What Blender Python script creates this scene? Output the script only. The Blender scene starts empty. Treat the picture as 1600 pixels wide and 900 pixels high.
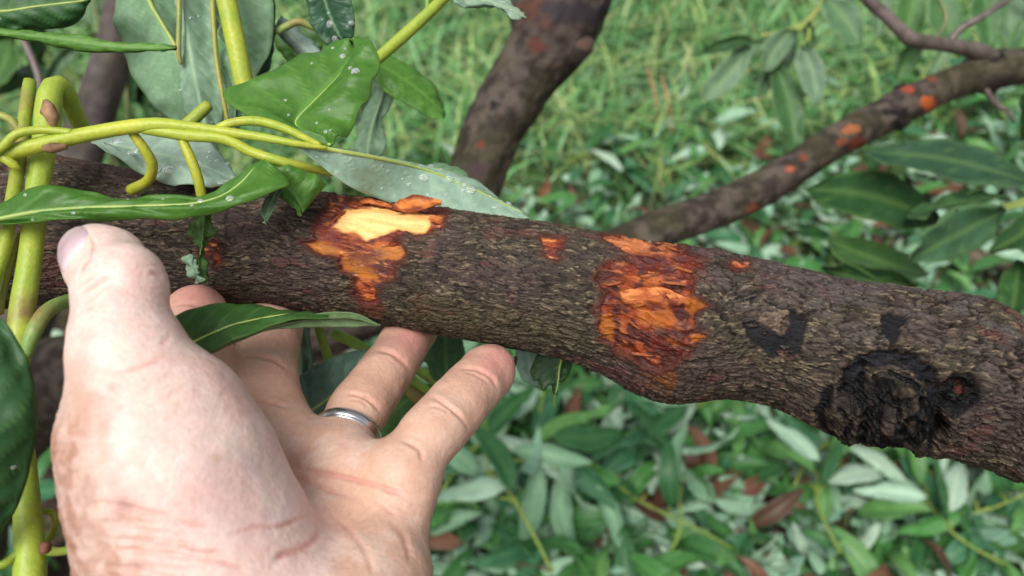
import bpy, math, random
import numpy as np
from mathutils import Vector, Matrix, Euler

rng = np.random.default_rng(11)
random.seed(11)
scn = bpy.context.scene
COL = scn.collection

# ------------------------------------------------------------------ camera
FPX = 1200.0                      # focal length in pixels of the 1600 px wide photograph
CAM_H = 1.15
PITCH = math.radians(40)
cam_d = bpy.data.cameras.new('camera')
cam = bpy.data.objects.new('camera', cam_d)
COL.objects.link(cam)
cam.location = (0, 0, CAM_H)
cam.rotation_euler = (math.pi / 2 - PITCH, 0, 0)
cam_d.sensor_width = 36
cam_d.lens = FPX / 1600 * 36
cam_d.clip_start = 0.01
cam_d.clip_end = 500
cam_d.dof.use_dof = True
cam_d.dof.focus_distance = 0.248
cam_d.dof.aperture_fstop = 10.5
scn.camera = cam

# ------------------------------------------------------------------ sky and sun (overcast)
SUN_EL, SUN_AZ = math.radians(58), math.radians(205)     # azimuth clockwise from +Y
w = bpy.data.worlds.new('World')
scn.world = w
w.use_nodes = True
nt = w.node_tree
bg = nt.nodes['Background']
sky = nt.nodes.new('ShaderNodeTexSky')
sky.sky_type = 'NISHITA'
sky.sun_disc = False
sky.sun_elevation = SUN_EL
sky.sun_rotation = SUN_AZ
sky.dust_density = 3.0
hs = nt.nodes.new('ShaderNodeHueSaturation')
hs.inputs['Saturation'].default_value = 0.28
nt.links.new(sky.outputs[0], hs.inputs['Color'])
nt.links.new(hs.outputs[0], bg.inputs['Color'])
bg.inputs['Strength'].default_value = 0.055
sd = bpy.data.lights.new('sun', 'SUN')
sd.energy = 1.5
sd.angle = math.radians(36)
sd.color = (1.0, 0.97, 0.92)
sun = bpy.data.objects.new('sun', sd)
COL.objects.link(sun)
S = Vector((math.sin(SUN_AZ) * math.cos(SUN_EL), math.cos(SUN_AZ) * math.cos(SUN_EL), math.sin(SUN_EL)))
sun.rotation_euler = S.to_track_quat('Z', 'Y').to_euler()
scn.view_settings.view_transform = 'Standard'
scn.view_settings.look = 'None'
scn.view_settings.exposure = 1.25
scn.view_settings.gamma = 1
scn.render.engine = 'CYCLES'
scn.cycles.use_denoising = True
scn.cycles.max_bounces = 8
scn.cycles.transparent_max_bounces = 8

# ------------------------------------------------------------------ helpers
RIGHT = np.array([1.0, 0, 0])
FWD = np.array([0, math.cos(PITCH), -math.sin(PITCH)])
UP = np.array([0, math.sin(PITCH), math.cos(PITCH)])
CAMP = np.array([0, 0, CAM_H])


def P(px, py, d):
    "the point d metres into the scene seen at that spot of the photograph"
    px, py, d = np.asarray(px, float), np.asarray(py, float), np.asarray(d, float)
    x = (px - 800) / FPX * d
    y = (450 - py) / FPX * d
    return CAMP + x[..., None] * RIGHT + y[..., None] * UP + d[..., None] * FWD


def proj(p):
    q = p - CAMP
    d = q @ FWD
    return 800 + (q @ RIGHT) / d * FPX, 450 - (q @ UP) / d * FPX, d


def ground_at(px, py, z=0.0):
    r = FWD + (px - 800) / FPX * RIGHT + (450 - py) / FPX * UP
    t = (z - CAM_H) / r[2]
    return CAMP + r * t


def tag(o, label=None, cat=None, group=None, kind=None):
    if label: o['label'] = label
    if cat: o['category'] = cat
    if group: o['group'] = group
    if kind: o['kind'] = kind
    return o


def empty(name, loc):
    o = bpy.data.objects.new(name, None)
    o.empty_display_size = 0.02
    COL.objects.link(o)
    o.location = loc
    return o


def wloc(o):
    v = np.zeros(3)
    while o is not None:
        v += np.array(o.location)
        o = o.parent
    return v


def mesh_from(name, v, f, attrs=None, cols=None, mat_idx=None, smooth=True):
    me = bpy.data.meshes.new(name)
    f = np.asarray(f)
    v = np.asarray(v, dtype=np.float32)
    n, k = f.shape
    me.vertices.add(len(v))
    me.vertices.foreach_set('co', v.ravel())
    me.loops.add(n * k)
    me.loops.foreach_set('vertex_index', f.ravel().astype(np.int32))
    me.polygons.add(n)
    me.polygons.foreach_set('loop_start', np.arange(0, n * k, k, dtype=np.int32))
    me.polygons.foreach_set('loop_total', np.full(n, k, dtype=np.int32))
    if mat_idx is not None:
        me.polygons.foreach_set('material_index', np.asarray(mat_idx, dtype=np.int32))
    me.update(calc_edges=True)
    me.polygons.foreach_set('use_smooth', np.full(n, smooth, dtype=bool))
    for nm, a in (attrs or {}).items():
        at = me.attributes.new(nm, 'FLOAT', 'POINT')
        at.data.foreach_set('value', np.asarray(a, dtype=np.float32).ravel())
    if cols is not None:
        at = me.attributes.new('Col', 'FLOAT_COLOR', 'POINT')
        c = np.ones((len(v), 4), dtype=np.float32)
        c[:, :3] = cols
        at.data.foreach_set('color', c.ravel())
    return me


def obj(name, v, f, mats, parent=None, loc=None, color=None, **kw):
    "one mesh object from world-space vertices"
    v = np.asarray(v, float)
    if parent is not None:
        org = wloc(parent)
    else:
        org = np.asarray(loc if loc is not None else v.mean(0), float)
    me = mesh_from(name, v - org, f, **kw)
    for m in (mats if isinstance(mats, (list, tuple)) else [mats]):
        me.materials.append(m)
    o = bpy.data.objects.new(name, me)
    COL.objects.link(o)
    if parent is not None:
        o.parent = parent
    else:
        o.location = org
    if color is not None:
        o.color = (*color, 1)
    return o


def sub_faces(v, f, keep):
    "keep only some faces, drop loose vertices"
    f = f[keep]
    used = np.unique(f)
    m = np.zeros(len(v), int)
    m[used] = np.arange(len(used))
    return used, m[f]


def _hash(ix, iy, iz, seed):
    h = (ix.astype(np.int64) * 374761393 + iy.astype(np.int64) * 668265263 + iz.astype(np.int64) * 2147483647 + seed * 1274126177) & 0xffffffff
    h = ((h ^ (h >> 13)) * 1274126177) & 0xffffffff
    h = ((h ^ (h >> 16)) * 2246822519) & 0xffffffff
    h = h ^ (h >> 15)
    return (h & 0xffffff) / float(0xffffff)


def vn(x, y, z=None, seed=0):
    "value noise 0..1"
    x = np.asarray(x, float)
    y = np.asarray(y, float) + 0 * x
    z = np.zeros_like(x) if z is None else np.asarray(z, float) + 0 * x
    ix, iy, iz = np.floor(x), np.floor(y), np.floor(z)
    fx, fy, fz = x - ix, y - iy, z - iz
    fx, fy, fz = [t * t * (3 - 2 * t) for t in (fx, fy, fz)]
    r = 0
    for a in (0, 1):
        for b in (0, 1):
            for c in (0, 1):
                wgt = (fx if a else 1 - fx) * (fy if b else 1 - fy) * (fz if c else 1 - fz)
                r = r + wgt * _hash(ix + a, iy + b, iz + c, seed)
    return r


def fbm(x, y, z=None, seed=0, oct=4):
    r, a, t = 0, 1.0, 0
    for i in range(oct):
        k = 2.03 ** i
        r = r + a * vn(np.asarray(x) * k, np.asarray(y) * k, None if z is None else np.asarray(z) * k, seed + 17 * i)
        t += a
        a *= 0.5
    return r / t


def worley(x, y, seed=0, jit=0.9):
    "F1, F2, cell random, offset to the cell point"
    ix, iy = np.floor(x), np.floor(y)
    f1 = np.full(x.shape, 9.0)
    f2 = np.full(x.shape, 9.0)
    rid = np.zeros(x.shape)
    oy = np.zeros(x.shape)
    ox = np.zeros(x.shape)
    zero = np.zeros_like(ix)
    for a in (-1, 0, 1):
        for b in (-1, 0, 1):
            cx, cy = ix + a, iy + b
            qx = cx + 0.5 + jit * (_hash(cx, cy, zero, seed) - 0.5)
            qy = cy + 0.5 + jit * (_hash(cx, cy, zero, seed + 5) - 0.5)
            d = np.hypot(qx - x, qy - y)
            n1 = d < f1
            f2 = np.where(n1, f1, np.minimum(f2, d))
            rid = np.where(n1, _hash(cx, cy, zero, seed + 9), rid)
            oy = np.where(n1, y - qy, oy)
            ox = np.where(n1, x - qx, ox)
            f1 = np.where(n1, d, f1)
    return f1, f2, rid, ox, oy


def sstep(a, b, x):
    t = np.clip((x - a) / (b - a), 0, 1)
    return t * t * (3 - 2 * t)


def resample(pts, n, even=True):
    "Catmull-Rom through the control points, n samples"
    p = np.asarray(pts, float)
    q = np.vstack([2 * p[0] - p[1], p, 2 * p[-1] - p[-2]])
    out = []
    for i in range(len(p) - 1):
        t = np.linspace(0, 1, 24, endpoint=False)[:, None]
        a, b, c, d = q[i], q[i + 1], q[i + 2], q[i + 3]
        out.append(0.5 * (2 * b + (c - a) * t + (2 * a - 5 * b + 4 * c - d) * t ** 2 + (3 * b - a - 3 * c + d) * t ** 3))
    out = np.vstack(out + [p[-1:]])
    L = np.concatenate([[0], np.cumsum(np.linalg.norm(np.diff(out[:, :2], axis=0), axis=1) + 1e-9)]) if even else np.linspace(0, 1, len(out))
    s = np.linspace(0, L[-1], n)
    return np.stack([np.interp(s, L, out[:, k]) for k in range(out.shape[1])], 1)


def poly_sd(px, py, poly):
    "signed distance to a polygon, negative inside"
    poly = np.asarray(poly, float)
    d = np.full(px.shape, 1e9)
    ins = np.zeros(px.shape, bool)
    n = len(poly)
    for i in range(n):
        ax, ay = poly[i]
        bx, by = poly[(i + 1) % n]
        ex, ey = bx - ax, by - ay
        t = np.clip(((px - ax) * ex + (py - ay) * ey) / (ex * ex + ey * ey + 1e-9), 0, 1)
        d = np.minimum(d, np.hypot(px - ax - t * ex, py - ay - t * ey))
        c = (ay > py) != (by > py)
        xi = ax + (py - ay) * ex / (ey if abs(ey) > 1e-9 else 1e-9)
        ins ^= c & (px < xi)
    return np.where(ins, -d, d)


def line_d(px, py, pts):
    pts = np.asarray(pts, float)
    d = np.full(px.shape, 1e9)
    for i in range(len(pts) - 1):
        ax, ay = pts[i]
        bx, by = pts[i + 1]
        ex, ey = bx - ax, by - ay
        t = np.clip(((px - ax) * ex + (py - ay) * ey) / (ex * ex + ey * ey + 1e-9), 0, 1)
        d = np.minimum(d, np.hypot(px - ax - t * ex, py - ay - t * ey))
    return d


def grid_faces(n, m, wrap=False):
    i, j = np.meshgrid(np.arange(n - 1), np.arange(m if wrap else m - 1), indexing='ij')
    i, j = i.ravel(), j.ravel()
    j2 = (j + 1) % m
    return np.stack([i * m + j, i * m + j2, (i + 1) * m + j2, (i + 1) * m + j], 1)


def tube_mesh(c, r, k=12, bump=0.0, seed=0, cap=True):
    "closed tube along world points c with radii r; returns verts, quads, (length, angle)"
    c = np.asarray(c, float)
    r = np.asarray(r, float)
    n = len(c)
    T = np.gradient(c, axis=0)
    T /= np.linalg.norm(T, axis=1)[:, None] + 1e-12
    nrm = np.cross(T[0], [0.3, 0.2, 0.93])
    nrm /= np.linalg.norm(nrm)
    N = []
    for i in range(n):
        nrm = nrm - T[i] * (nrm @ T[i])
        nrm /= np.linalg.norm(nrm)
        N.append(nrm.copy())
    N = np.array(N)
    B = np.cross(T, N)
    th = np.linspace(0, 2 * math.pi, k, endpoint=False)
    L = np.concatenate([[0], np.cumsum(np.linalg.norm(np.diff(c, axis=0), axis=1))])
    rr = np.repeat(r[:, None], k, 1)
    if bump:
        X, Y, Z = np.cos(th)[None] * 1.5 + 0 * rr, np.sin(th)[None] * 1.5 + 0 * rr, L[:, None] / r.mean() * 0.6 + 0 * rr
        rr = rr * (1 + bump * (fbm(X + 5, Y + 5, Z, seed, 3) - 0.5) * 2)
        if k > 30:
            rr = rr * (1 + .09 * (np.abs(fbm(X * 5, Y * 5, Z * 3, seed + 9, 4) - .5) * 2 - .3))
    v = c[:, None] + rr[..., None] * (np.cos(th)[None, :, None] * N[:, None] + np.sin(th)[None, :, None] * B[:, None])
    v = v.reshape(-1, 3)
    f = grid_faces(n, k, True)
    uv = np.stack([np.repeat(L, k), np.tile(th, n)], 1)
    if cap:
        for e, s in ((0, -1), (n - 1, 1)):
            ring = np.arange(e * k, e * k + k)
            v = np.vstack([v, c[e] + s * T[e] * r[e] * 0.5])
            uv = np.vstack([uv, [L[e], 0]])
            ci = len(v) - 1
            a, b = ring, np.roll(ring, -1)
            ff = np.stack([a, b, np.full(k, ci), np.full(k, ci)], 1) if s > 0 else np.stack([b, a, np.full(k, ci), np.full(k, ci)], 1)
            f = np.vstack([f, ff])
    tri = f[:, 2] == f[:, 3]
    if tri.any():                         # keep quads only: split caps as thin quads
        extra = f[tri].copy()
        f = f[~tri]
        k2 = len(extra)
        q = []
        for i in range(0, k2 - 1, 2):
            a, b = extra[i], extra[i + 1]
            q.append([a[2], a[0], a[1], b[1]] if a[1] == b[0] else [a[2], b[0], b[1], a[1]])
        f = np.vstack([f, np.array(q)])
    return v, f, uv


def tube(name, pts, mat, parent=None, k=12, n=None, color=None, bump=0.0, seed=0, **kw):
    "pts: (px, py, depth, radius px)"
    p = np.asarray(pts, float)
    q = resample(p, n or max(8, 6 * len(p)))
    c = P(q[:, 0], q[:, 1], q[:, 2])
    r = q[:, 3] * q[:, 2] / FPX
    v, f, uv = tube_mesh(c, r, k, bump, seed)
    return obj(name, v, f, mat, parent, color=color, **kw)


# ------------------------------------------------------------------ materials
class NT:
    def __init__(s, name):
        s.m = bpy.data.materials.new(name)
        s.m.use_nodes = True
        s.t = s.m.node_tree
        s.b = s.t.nodes['Principled BSDF']
        s.out = s.t.nodes['Material Output']

    def n(s, typ, **kw):
        nd = s.t.nodes.new('ShaderNode' + typ)
        for k, v in kw.items():
            if k in ('inp',):
                for a, b in v.items():
                    nd.inputs[a].default_value = b
            else:
                setattr(nd, k, v)
        return nd

    def l(s, a, b):
        s.t.links.new(a, b)

    def mix(s, fac, a, b, mode='MIX'):
        nd = s.n('Mix', data_type='RGBA', blend_type=mode)
        for sock, val in ((nd.inputs[0], fac), (nd.inputs[6], a), (nd.inputs[7], b)):
            if hasattr(val, 'links'):
                s.l(val, sock)
            elif isinstance(val, (int, float)):
                sock.default_value = val
            else:
                sock.default_value = (*val, 1)
        return nd.outputs[2]

    def noise(s, scale, detail=3, coord='Object', mapscale=None, rough=0.55):
        tc = s.n('TexCoord')
        o = tc.outputs[coord]
        if mapscale:
            mp = s.n('Mapping')
            mp.inputs['Scale'].default_value = mapscale
            s.l(o, mp.inputs['Vector'])
            o = mp.outputs[0]
        nz = s.n('TexNoise')
        nz.inputs['Scale'].default_value = scale
        nz.inputs['Detail'].default_value = detail
        nz.inputs['Roughness'].default_value = rough
        s.l(o, nz.inputs['Vector'])
        return nz.outputs[0]

    def ramp(s, x, a, b):
        mr = s.n('MapRange')
        mr.inputs['From Min'].default_value = a
        mr.inputs['From Max'].default_value = b
        s.l(x, mr.inputs['Value'])
        return mr.outputs[0]

    def bump(s, h, strength, dist):
        bp = s.n('Bump')
        bp.inputs['Strength'].default_value = strength
        bp.inputs['Distance'].default_value = dist
        s.l(h, bp.inputs['Height'])
        s.l(bp.outputs[0], s.b.inputs['Normal'])
        return bp


def leaf_material(name, vein, rough, transl, blot=0.35, coat=0.0, veinfac=0.6, bumpd=0.0006):
    M = NT(name)
    oi = M.n('ObjectInfo')
    va = M.n('Attribute', attribute_name='vein')
    n1 = M.noise(55, 4)
    n2 = M.noise(420, 3)
    dark = M.mix(1.0, oi.outputs['Color'], (0.55, 0.62, 0.5), 'MULTIPLY')
    light = M.mix(1.0, oi.outputs['Color'], (1.25, 1.2, 1.2), 'MULTIPLY')
    c = M.mix(M.ramp(n1, 0.35, 0.65), dark, light)
    c = M.mix(blot, oi.outputs['Color'], c)
    c2 = M.mix(M.ramp(n2, 0.3, 0.75), (0.8, 0.8, 0.8), (1.12, 1.12, 1.12))
    c = M.mix(1.0, c, c2, 'MULTIPLY')
    vm = M.n('Math', operation='MULTIPLY')
    M.l(va.outputs['Fac'], vm.inputs[0])
    vm.inputs[1].default_value = veinfac
    vc = M.mix(0.55, vein, M.mix(1.0, oi.outputs['Color'], (2.0, 2.0, 1.6), 'MULTIPLY'))
    c = M.mix(vm.outputs[0], c, vc)
    M.l(c, M.b.inputs['Base Color'])
    rr = M.n('MapRange')
    rr.inputs['To Min'].default_value = rough - 0.1
    rr.inputs['To Max'].default_value = rough + 0.15
    M.l(n1, rr.inputs['Value'])
    M.l(rr.outputs[0], M.b.inputs['Roughness'])
    M.b.inputs['Specular IOR Level'].default_value = 0.28
    M.b.inputs['Coat Weight'].default_value = coat
    M.b.inputs['Coat Roughness'].default_value = 0.15
    n3 = M.noise(160, 3)
    ad = M.n('Math', operation='MULTIPLY_ADD')
    M.l(n3, ad.inputs[0])
    ad.inputs[1].default_value = 0.6
    sb = M.n('Math', operation='MULTIPLY')
    M.l(va.outputs['Fac'], sb.inputs[0])
    sb.inputs[1].default_value = 0.5
    M.l(sb.outputs[0], ad.inputs[2])
    M.bump(ad.outputs[0], 0.55, bumpd)
    tr = M.n('BsdfTranslucent')
    M.l(M.mix(1.0, c, (1.3, 1.35, 0.6), 'MULTIPLY'), tr.inputs['Color'])
    ms = M.n('MixShader')
    ms.inputs[0].default_value = transl
    M.l(M.b.outputs[0], ms.inputs[1])
    M.l(tr.outputs[0], ms.inputs[2])
    M.l(ms.outputs[0], M.out.inputs['Surface'])
    return M.m


LEAF_UP = leaf_material('leaf_upper_side', (0.26, 0.38, 0.10), 0.40, 0.18, coat=0.0, veinfac=0.42)
LEAF_DN = leaf_material('leaf_underside', (0.42, 0.50, 0.22), 0.48, 0.16, blot=0.3, veinfac=0.34)
LEAF_GU = leaf_material('litter_leaf_upper_side', (0.22, 0.34, 0.12), 0.38, 0.15, coat=0.0, veinfac=0.25, bumpd=0.001)
LEAF_GD = leaf_material('litter_leaf_underside', (0.40, 0.50, 0.30), 0.42, 0.12, blot=0.25, veinfac=0.3, bumpd=0.001)


def stem_material():
    M = NT('green_stem')
    oi = M.n('ObjectInfo')
    n1 = M.noise(60, 3)
    n2 = M.noise(700, 3)
    n4 = M.noise(28, 4)
    c = M.mix(M.ramp(n1, 0.35, 0.7), M.mix(1.0, oi.outputs['Color'], (0.72, 0.85, 0.8), 'MULTIPLY'), M.mix(1.0, oi.outputs['Color'], (1.15, 1.08, 1.0), 'MULTIPLY'))
    c = M.mix(M.ramp(n4, 0.60, 0.72), c, (0.24, 0.17, 0.06))
    c = M.mix(1.0, c, M.mix(n2, (0.75, 0.75, 0.75), (1.2, 1.2, 1.2)), 'MULTIPLY')
    M.l(c, M.b.inputs['Base Color'])
    M.b.inputs['Roughness'].default_value = 0.42
    M.b.inputs['Specular IOR Level'].default_value = 0.35
    M.b.inputs['Subsurface Weight'].default_value = 0.15
    M.b.inputs['Subsurface Scale'].default_value = 0.002
    M.bump(n2, 0.35, 0.0006)
    return M.m


STEM = stem_material()


def vcol_material(name, rough=(0.4, 0.7), bumps=((900, 0.0004, 0.5),), sss=0.0, spec=0.4, mapscale=None, grain=0.3, sssr=(1, .35, .2), sss_scale=0.004):
    M = NT(name)
    a = M.n('Attribute', attribute_name='Col')
    n1 = M.noise(bumps[0][0], 4, mapscale=mapscale)
    c = M.mix(1.0, a.outputs['Color'], M.mix(n1, (1 - grain,) * 3, (1 + grain,) * 3), 'MULTIPLY')
    M.l(c, M.b.inputs['Base Color'])
    n2 = M.noise(130, 3)
    mr = M.n('MapRange')
    mr.inputs['To Min'].default_value = rough[0]
    mr.inputs['To Max'].default_value = rough[1]
    M.l(M.ramp(n2, 0.3, 0.7), mr.inputs['Value'])
    M.l(mr.outputs[0], M.b.inputs['Roughness'])
    M.b.inputs['Specular IOR Level'].default_value = spec
    if sss:
        M.b.inputs['Subsurface Weight'].default_value = sss
        M.b.inputs['Subsurface Radius'].default_value = sssr
        M.b.inputs['Subsurface Scale'].default_value = sss_scale
    M.bump(n1, bumps[0][2], bumps[0][1])
    return M.m


BARK = vcol_material('bark', (0.45, 0.8), ((1300, 0.0006, 0.8),), spec=0.18, grain=0.45)
BURL = vcol_material('burl_crust', (0.3, 0.6), ((900, 0.0008, 0.9),), spec=0.16, grain=0.5)
WOOD = vcol_material('exposed_wood', (0.4, 0.7), ((1500, 0.0004, 0.6),), sss=0.12, grain=0.3, sss_scale=0.002, spec=.25)
SKIN = vcol_material('skin', (0.38, 0.55), ((900, 0.0003, 0.6),), sss=0.18, spec=0.33, grain=0.13, sss_scale=0.0035)
NAIL = vcol_material('fingernail', (0.22, 0.3), ((300, 0.0001, 0.2),), sss=0.2, spec=0.5, grain=0.05)


def simple(name, color, rough=0.6, metal=0.0, nscale=30, var=0.4, bumpd=0.0, second=None, thr=(0.35, 0.65)):
    M = NT(name)
    n1 = M.noise(nscale, 5)
    a = tuple(x * (1 - var) for x in color)
    b = second or tuple(min(1, x * (1 + var)) for x in color)
    M.l(M.mix(M.ramp(n1, *thr), a, b), M.b.inputs['Base Color'])
    M.b.inputs['Roughness'].default_value = rough
    M.b.inputs['Metallic'].default_value = metal
    if bumpd:
        M.bump(n1, 0.7, bumpd)
    return M.m


# ------------------------------------------------------------------ the barked branch across the picture
BR = np.array([  # x, top y, bottom y, depth
    (-1300, 60, 700, .34), (-800, 130, 630, .32), (-420, 190, 560, .300), (-200, 205, 520, .295), (-60, 225, 490, .290), (60, 240, 478, .287), (150, 256, 470, .285), (250, 274, 467, .282),
    (350, 284, 473, .280), (450, 292, 484, .278), (540, 303, 499, .276), (620, 314, 512, .275), (700, 325, 526, .273),
    (800, 338, 545, .271), (900, 353, 566, .269), (960, 362, 590, .268), (1010, 370, 618, .267), (1060, 379, 634, .266), (1110, 390, 634, .265),
    (1160, 401, 628, .264), (1220, 413, 640, .262), (1280, 426, 668, .260), (1340, 438, 694, .258), (1400, 449, 704, .256), (1450, 453, 706, .255),
    (1490, 456, 716, .254), (1530, 467, 732, .253), (1570, 490, 746, .252), (1620, 512, 762, .251), (1750, 545, 800, .248), (1950, 590, 860, .245), (2300, 690, 975, .24), (2800, 840, 1150, .235)], float)


def build_branch():
    q = resample(BR, 4200, even=True)
    cx, cy, d = q[:, 0], (q[:, 1] + q[:, 2]) / 2, q[:, 3]
    sm = np.ones(121) / 121
    pad = lambda a: np.convolve(np.pad(a, 60, mode='edge'), sm, 'valid')
    c = P(cx, cy, d)
    slope = np.gradient(pad(cy)) / np.gradient(cx)
    rad = (q[:, 2] - q[:, 1]) / 2 * np.cos(np.arctan(slope)) * d / FPX
    # even steps along the length, fine only where it is in view
    L = np.concatenate([[0], np.cumsum(np.linalg.norm(np.diff(c, axis=0), axis=1))]) * 1000
    xa = np.interp([-40, 1640], cx, L)
    s = np.concatenate([np.arange(0, xa[0], 1.2), np.arange(xa[0], xa[1], 0.42), np.arange(xa[1], L[-1], 1.2)])
    c = np.stack([np.interp(s, L, c[:, k]) for k in range(3)], 1)
    r0 = np.interp(s, L, rad)
    X = np.interp(s, L, cx)
    cs = np.stack([np.convolve(np.pad(c[:, k], 100, mode='reflect', reflect_type='odd'), np.ones(201) / 201, 'valid') for k in range(3)], 1)
    T = np.gradient(cs, axis=0)
    T /= np.linalg.norm(T, axis=1)[:, None]
    V = CAMP - c
    V -= T * np.sum(V * T, 1)[:, None]
    V /= np.linalg.norm(V, axis=1)[:, None]            # towards the photographer
    W = np.cross(V, T)                                  # upwards
    W *= np.sign(np.sum(W * UP, 1))[:, None]
    th = np.radians(np.concatenate([np.arange(-115, 115, 0.62), np.arange(115, 245, 4.0)]))
    n, m = len(s), len(th)
    Sg = np.repeat((s - np.interp(-420, cx, L))[:, None], m, 1)
    TH = np.repeat(th[None], n, 0)
    Rr = np.repeat(r0[:, None], m, 1)
    dirv = np.cos(TH)[..., None] * V[:, None] + np.sin(TH)[..., None] * W[:, None]
    base = c[:, None] + Rr[..., None] * dirv
    px, py, _ = proj(base.reshape(-1, 3))
    px, py = px.reshape(n, m), py.reshape(n, m)
    front = sstep(0.0, 0.16, np.cos(TH) - 0.0)
    isfront = np.cos(TH) > 0.02
    # coordinates in mm on the surface (around = closed, taken from cylinder space so that nothing is cut at the seam)
    CC = TH * 23.0
    w1 = fbm(Sg / 16, CC / 9, seed=1, oct=3) - .5
    w2 = fbm(Sg / 14 + 31, CC / 12, seed=2, oct=3) - .5
    w3 = fbm(Sg / 2.4, CC / 1.1, seed=5, oct=3) - .5
    w4 = fbm(Sg / 2.0 + 7, CC / 0.9 + 5, seed=6, oct=3) - .5
    su, cu = Sg + 7 * w1 + 3.2 * w3, CC + 5.0 * w2 + 1.3 * w4
    # how coarse and flaky: finer on the left, rougher to the right
    rough = sstep(700, 1500, px)
    f1, f2, rid, ox, oy = worley(su / 6.2, cu / 1.3, seed=3)
    e1 = f2 - f1
    g1, g2, rid2, ox2, oy2 = worley(su / 2.5 + 9, cu / 0.66 + 4, seed=8)
    e2 = g2 - g1
    h1, h2, rid3, ox3, oy3 = worley(su / 13 + 3, cu / 5.5 + 2, seed=21)
    e3 = h2 - h1
    crack1 = 1 - sstep(0.0, 0.20, e1)
    crack2 = 1 - sstep(0.0, 0.25, e2)
    crack3 = 1 - sstep(0.0, 0.08, e3)
    fine = fbm(Sg / 1.6, CC / 0.7, seed=30, oct=3) - .5
    big = fbm(Sg / 38, CC / 30, seed=40, oct=2) - .5
    stri = vn(su / 9, cu / 1.15, seed=44) - .5
    disp = (0.36 * (rid - .5) - 0.55 * crack1 + 0.42 * np.clip(oy, -.6, .6)) * (0.75 + 0.5 * rough)
    lost = (rid < .22).astype(float)
    disp -= .38 * lost * sstep(0.02, .2, e1)
    disp += 0.16 * (rid2 - .5) - 0.18 * crack2 + 0.16 * oy2
    disp += 0.30 * stri
    disp += (0.5 * (rid3 - .5) + .25 * oy3 - 0.7 * crack3) * rough
    disp += 0.20 * fine + 1.2 * big
    k1, k2, rid4, ox4, oy4 = worley((Sg + 9 * w1 + 4 * w3) / 24 + 3, (CC + 6 * w2 + 2.2 * w4) / 8 + 2, seed=23)
    crack4 = (1 - sstep(0.01, 0.06, k2 - k1)) * sstep(.40, .55, fbm(Sg / 18, CC / 9, seed=24)) * (.35 + .65 * rough)
    disp += -.85 * crack4 + .45 * (rid4 - .5) * (.3 + .7 * rough)
    # colours of the bark (linear)
    mixc = lambda a, b, t: a + (np.asarray(b) - a) * t[..., None]
    colr = np.zeros((n, m, 3)) + np.array([.030, .023, .017])
    colr = mixc(colr, [.088, .068, .048], np.clip(rid * .7 + rid2 * .5 - .1, 0, 1))
    colr = mixc(colr, [.31, .24, .155], sstep(.55, .9, rid2) * sstep(0.05, .45, oy2 + .25) * .6)
    colr = mixc(colr, [.075, .045, .046], sstep(.52, .68, fbm(Sg / 22, CC / 13, seed=51)) * .45)
    colr = mixc(colr, [.14, .045, .04], sstep(.62, .74, fbm(Sg / 10, CC / 5, seed=52, oct=4)) * .45)
    colr = mixc(colr, [.10, .086, .088], rough * sstep(.42, .62, fbm(Sg / 14, CC / 7, seed=53)) * sstep(-10, 16, CC) * .55)  # grey sky sheen painted into the upper side, stronger to the right
    colr = mixc(colr, [.075, .07, .035], sstep(.5, .7, fbm(Sg / 30, CC / 18, seed=54)) * sstep(8, -22, CC) * .5)
    dark = np.clip(crack1 * .85 + crack2 * .35 + crack3 * rough * .8 + crack4, 0, 1)
    colr = mixc(colr, [.008, .005, .004], dark * .9)
    # thin rings that run round the branch
    for xs, sd_ in ((705, 61), (786, 62), (842, 69), (1030, 63), (1163, 64), (1345, 65), (640, 66), (420, 67), (330, 68)):
        s0 = np.interp(xs, X, s)
        k = np.exp(-((Sg - s0 - 2.4 * (fbm(CC / 5, 0 * CC, seed=sd_, oct=4) - .5) - .12 * CC) / .38) ** 2) * sstep(.32, .55, vn(CC / 5, 0 * CC + 3, seed=sd_ + 70))
        disp -= .35 * k
        colr = mixc(colr, [.022, .015, .012], .6 * k)
    jag = 7 * (fbm(Sg / 4, CC / 2.2, seed=71, oct=4) - .5) * 2

    def region(poly, j=1.0):
        x0, y0 = np.min(poly, 0) - 40
        x1, y1 = np.max(poly, 0) + 40
        sel = (px > x0) & (px < x1) & (py > y0) & (py < y1) & isfront
        out = np.full((n, m), 99.0)
        out[sel] = poly_sd(px[sel], py[sel], poly) + jag[sel] * j
        return out

    # ---- burl: lump of old healed wood with a dark crusty hollow
    def lump(x, y, rx, ry, h, ang=0):
        a = math.radians(ang)
        u = ((px - x) * math.cos(a) + (py - y) * math.sin(a)) / rx
        v_ = (-(px - x) * math.sin(a) + (py - y) * math.cos(a)) / ry
        return h * np.exp(-(u * u + v_ * v_)) * isfront
    burl = lump(1385, 640, 95, 70, 3.2) + lump(1300, 640, 36, 42, 1.6) + lump(1490, 620, 45, 40, 1.2)
    disp += burl
    bn = fbm(Sg / 3.2, CC / 3.2, seed=80, oct=5)
    hollow = lump(1395, 580, 72, 24, -2.8, 8) + lump(1345, 608, 24, 42, -2.2) + lump(1460, 632, 16, 50, -2.6, -10) + lump(1500, 612, 30, 26, -2.6, -15) + lump(1292, 662, 22, 24, -1.6) + lump(1400, 690, 80, 15, -1.4)
    knobs = lump(1420, 645, 22, 20, 2.2) + lump(1378, 655, 20, 18, 2.0) + lump(1395, 612, 28, 13, 1.8) + lump(1445, 655, 14, 20, 1.4) + lump(1320, 640, 18, 12, 1.6) + lump(1352, 640, 14, 18, 1.2) + lump(1478, 650, 10, 26, 1.0)
    burlm = sstep(.9, .35, np.hypot((px - 1388) / 132, (py - 645) / 96) + .55 * (bn - .5)) * isfront
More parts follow.
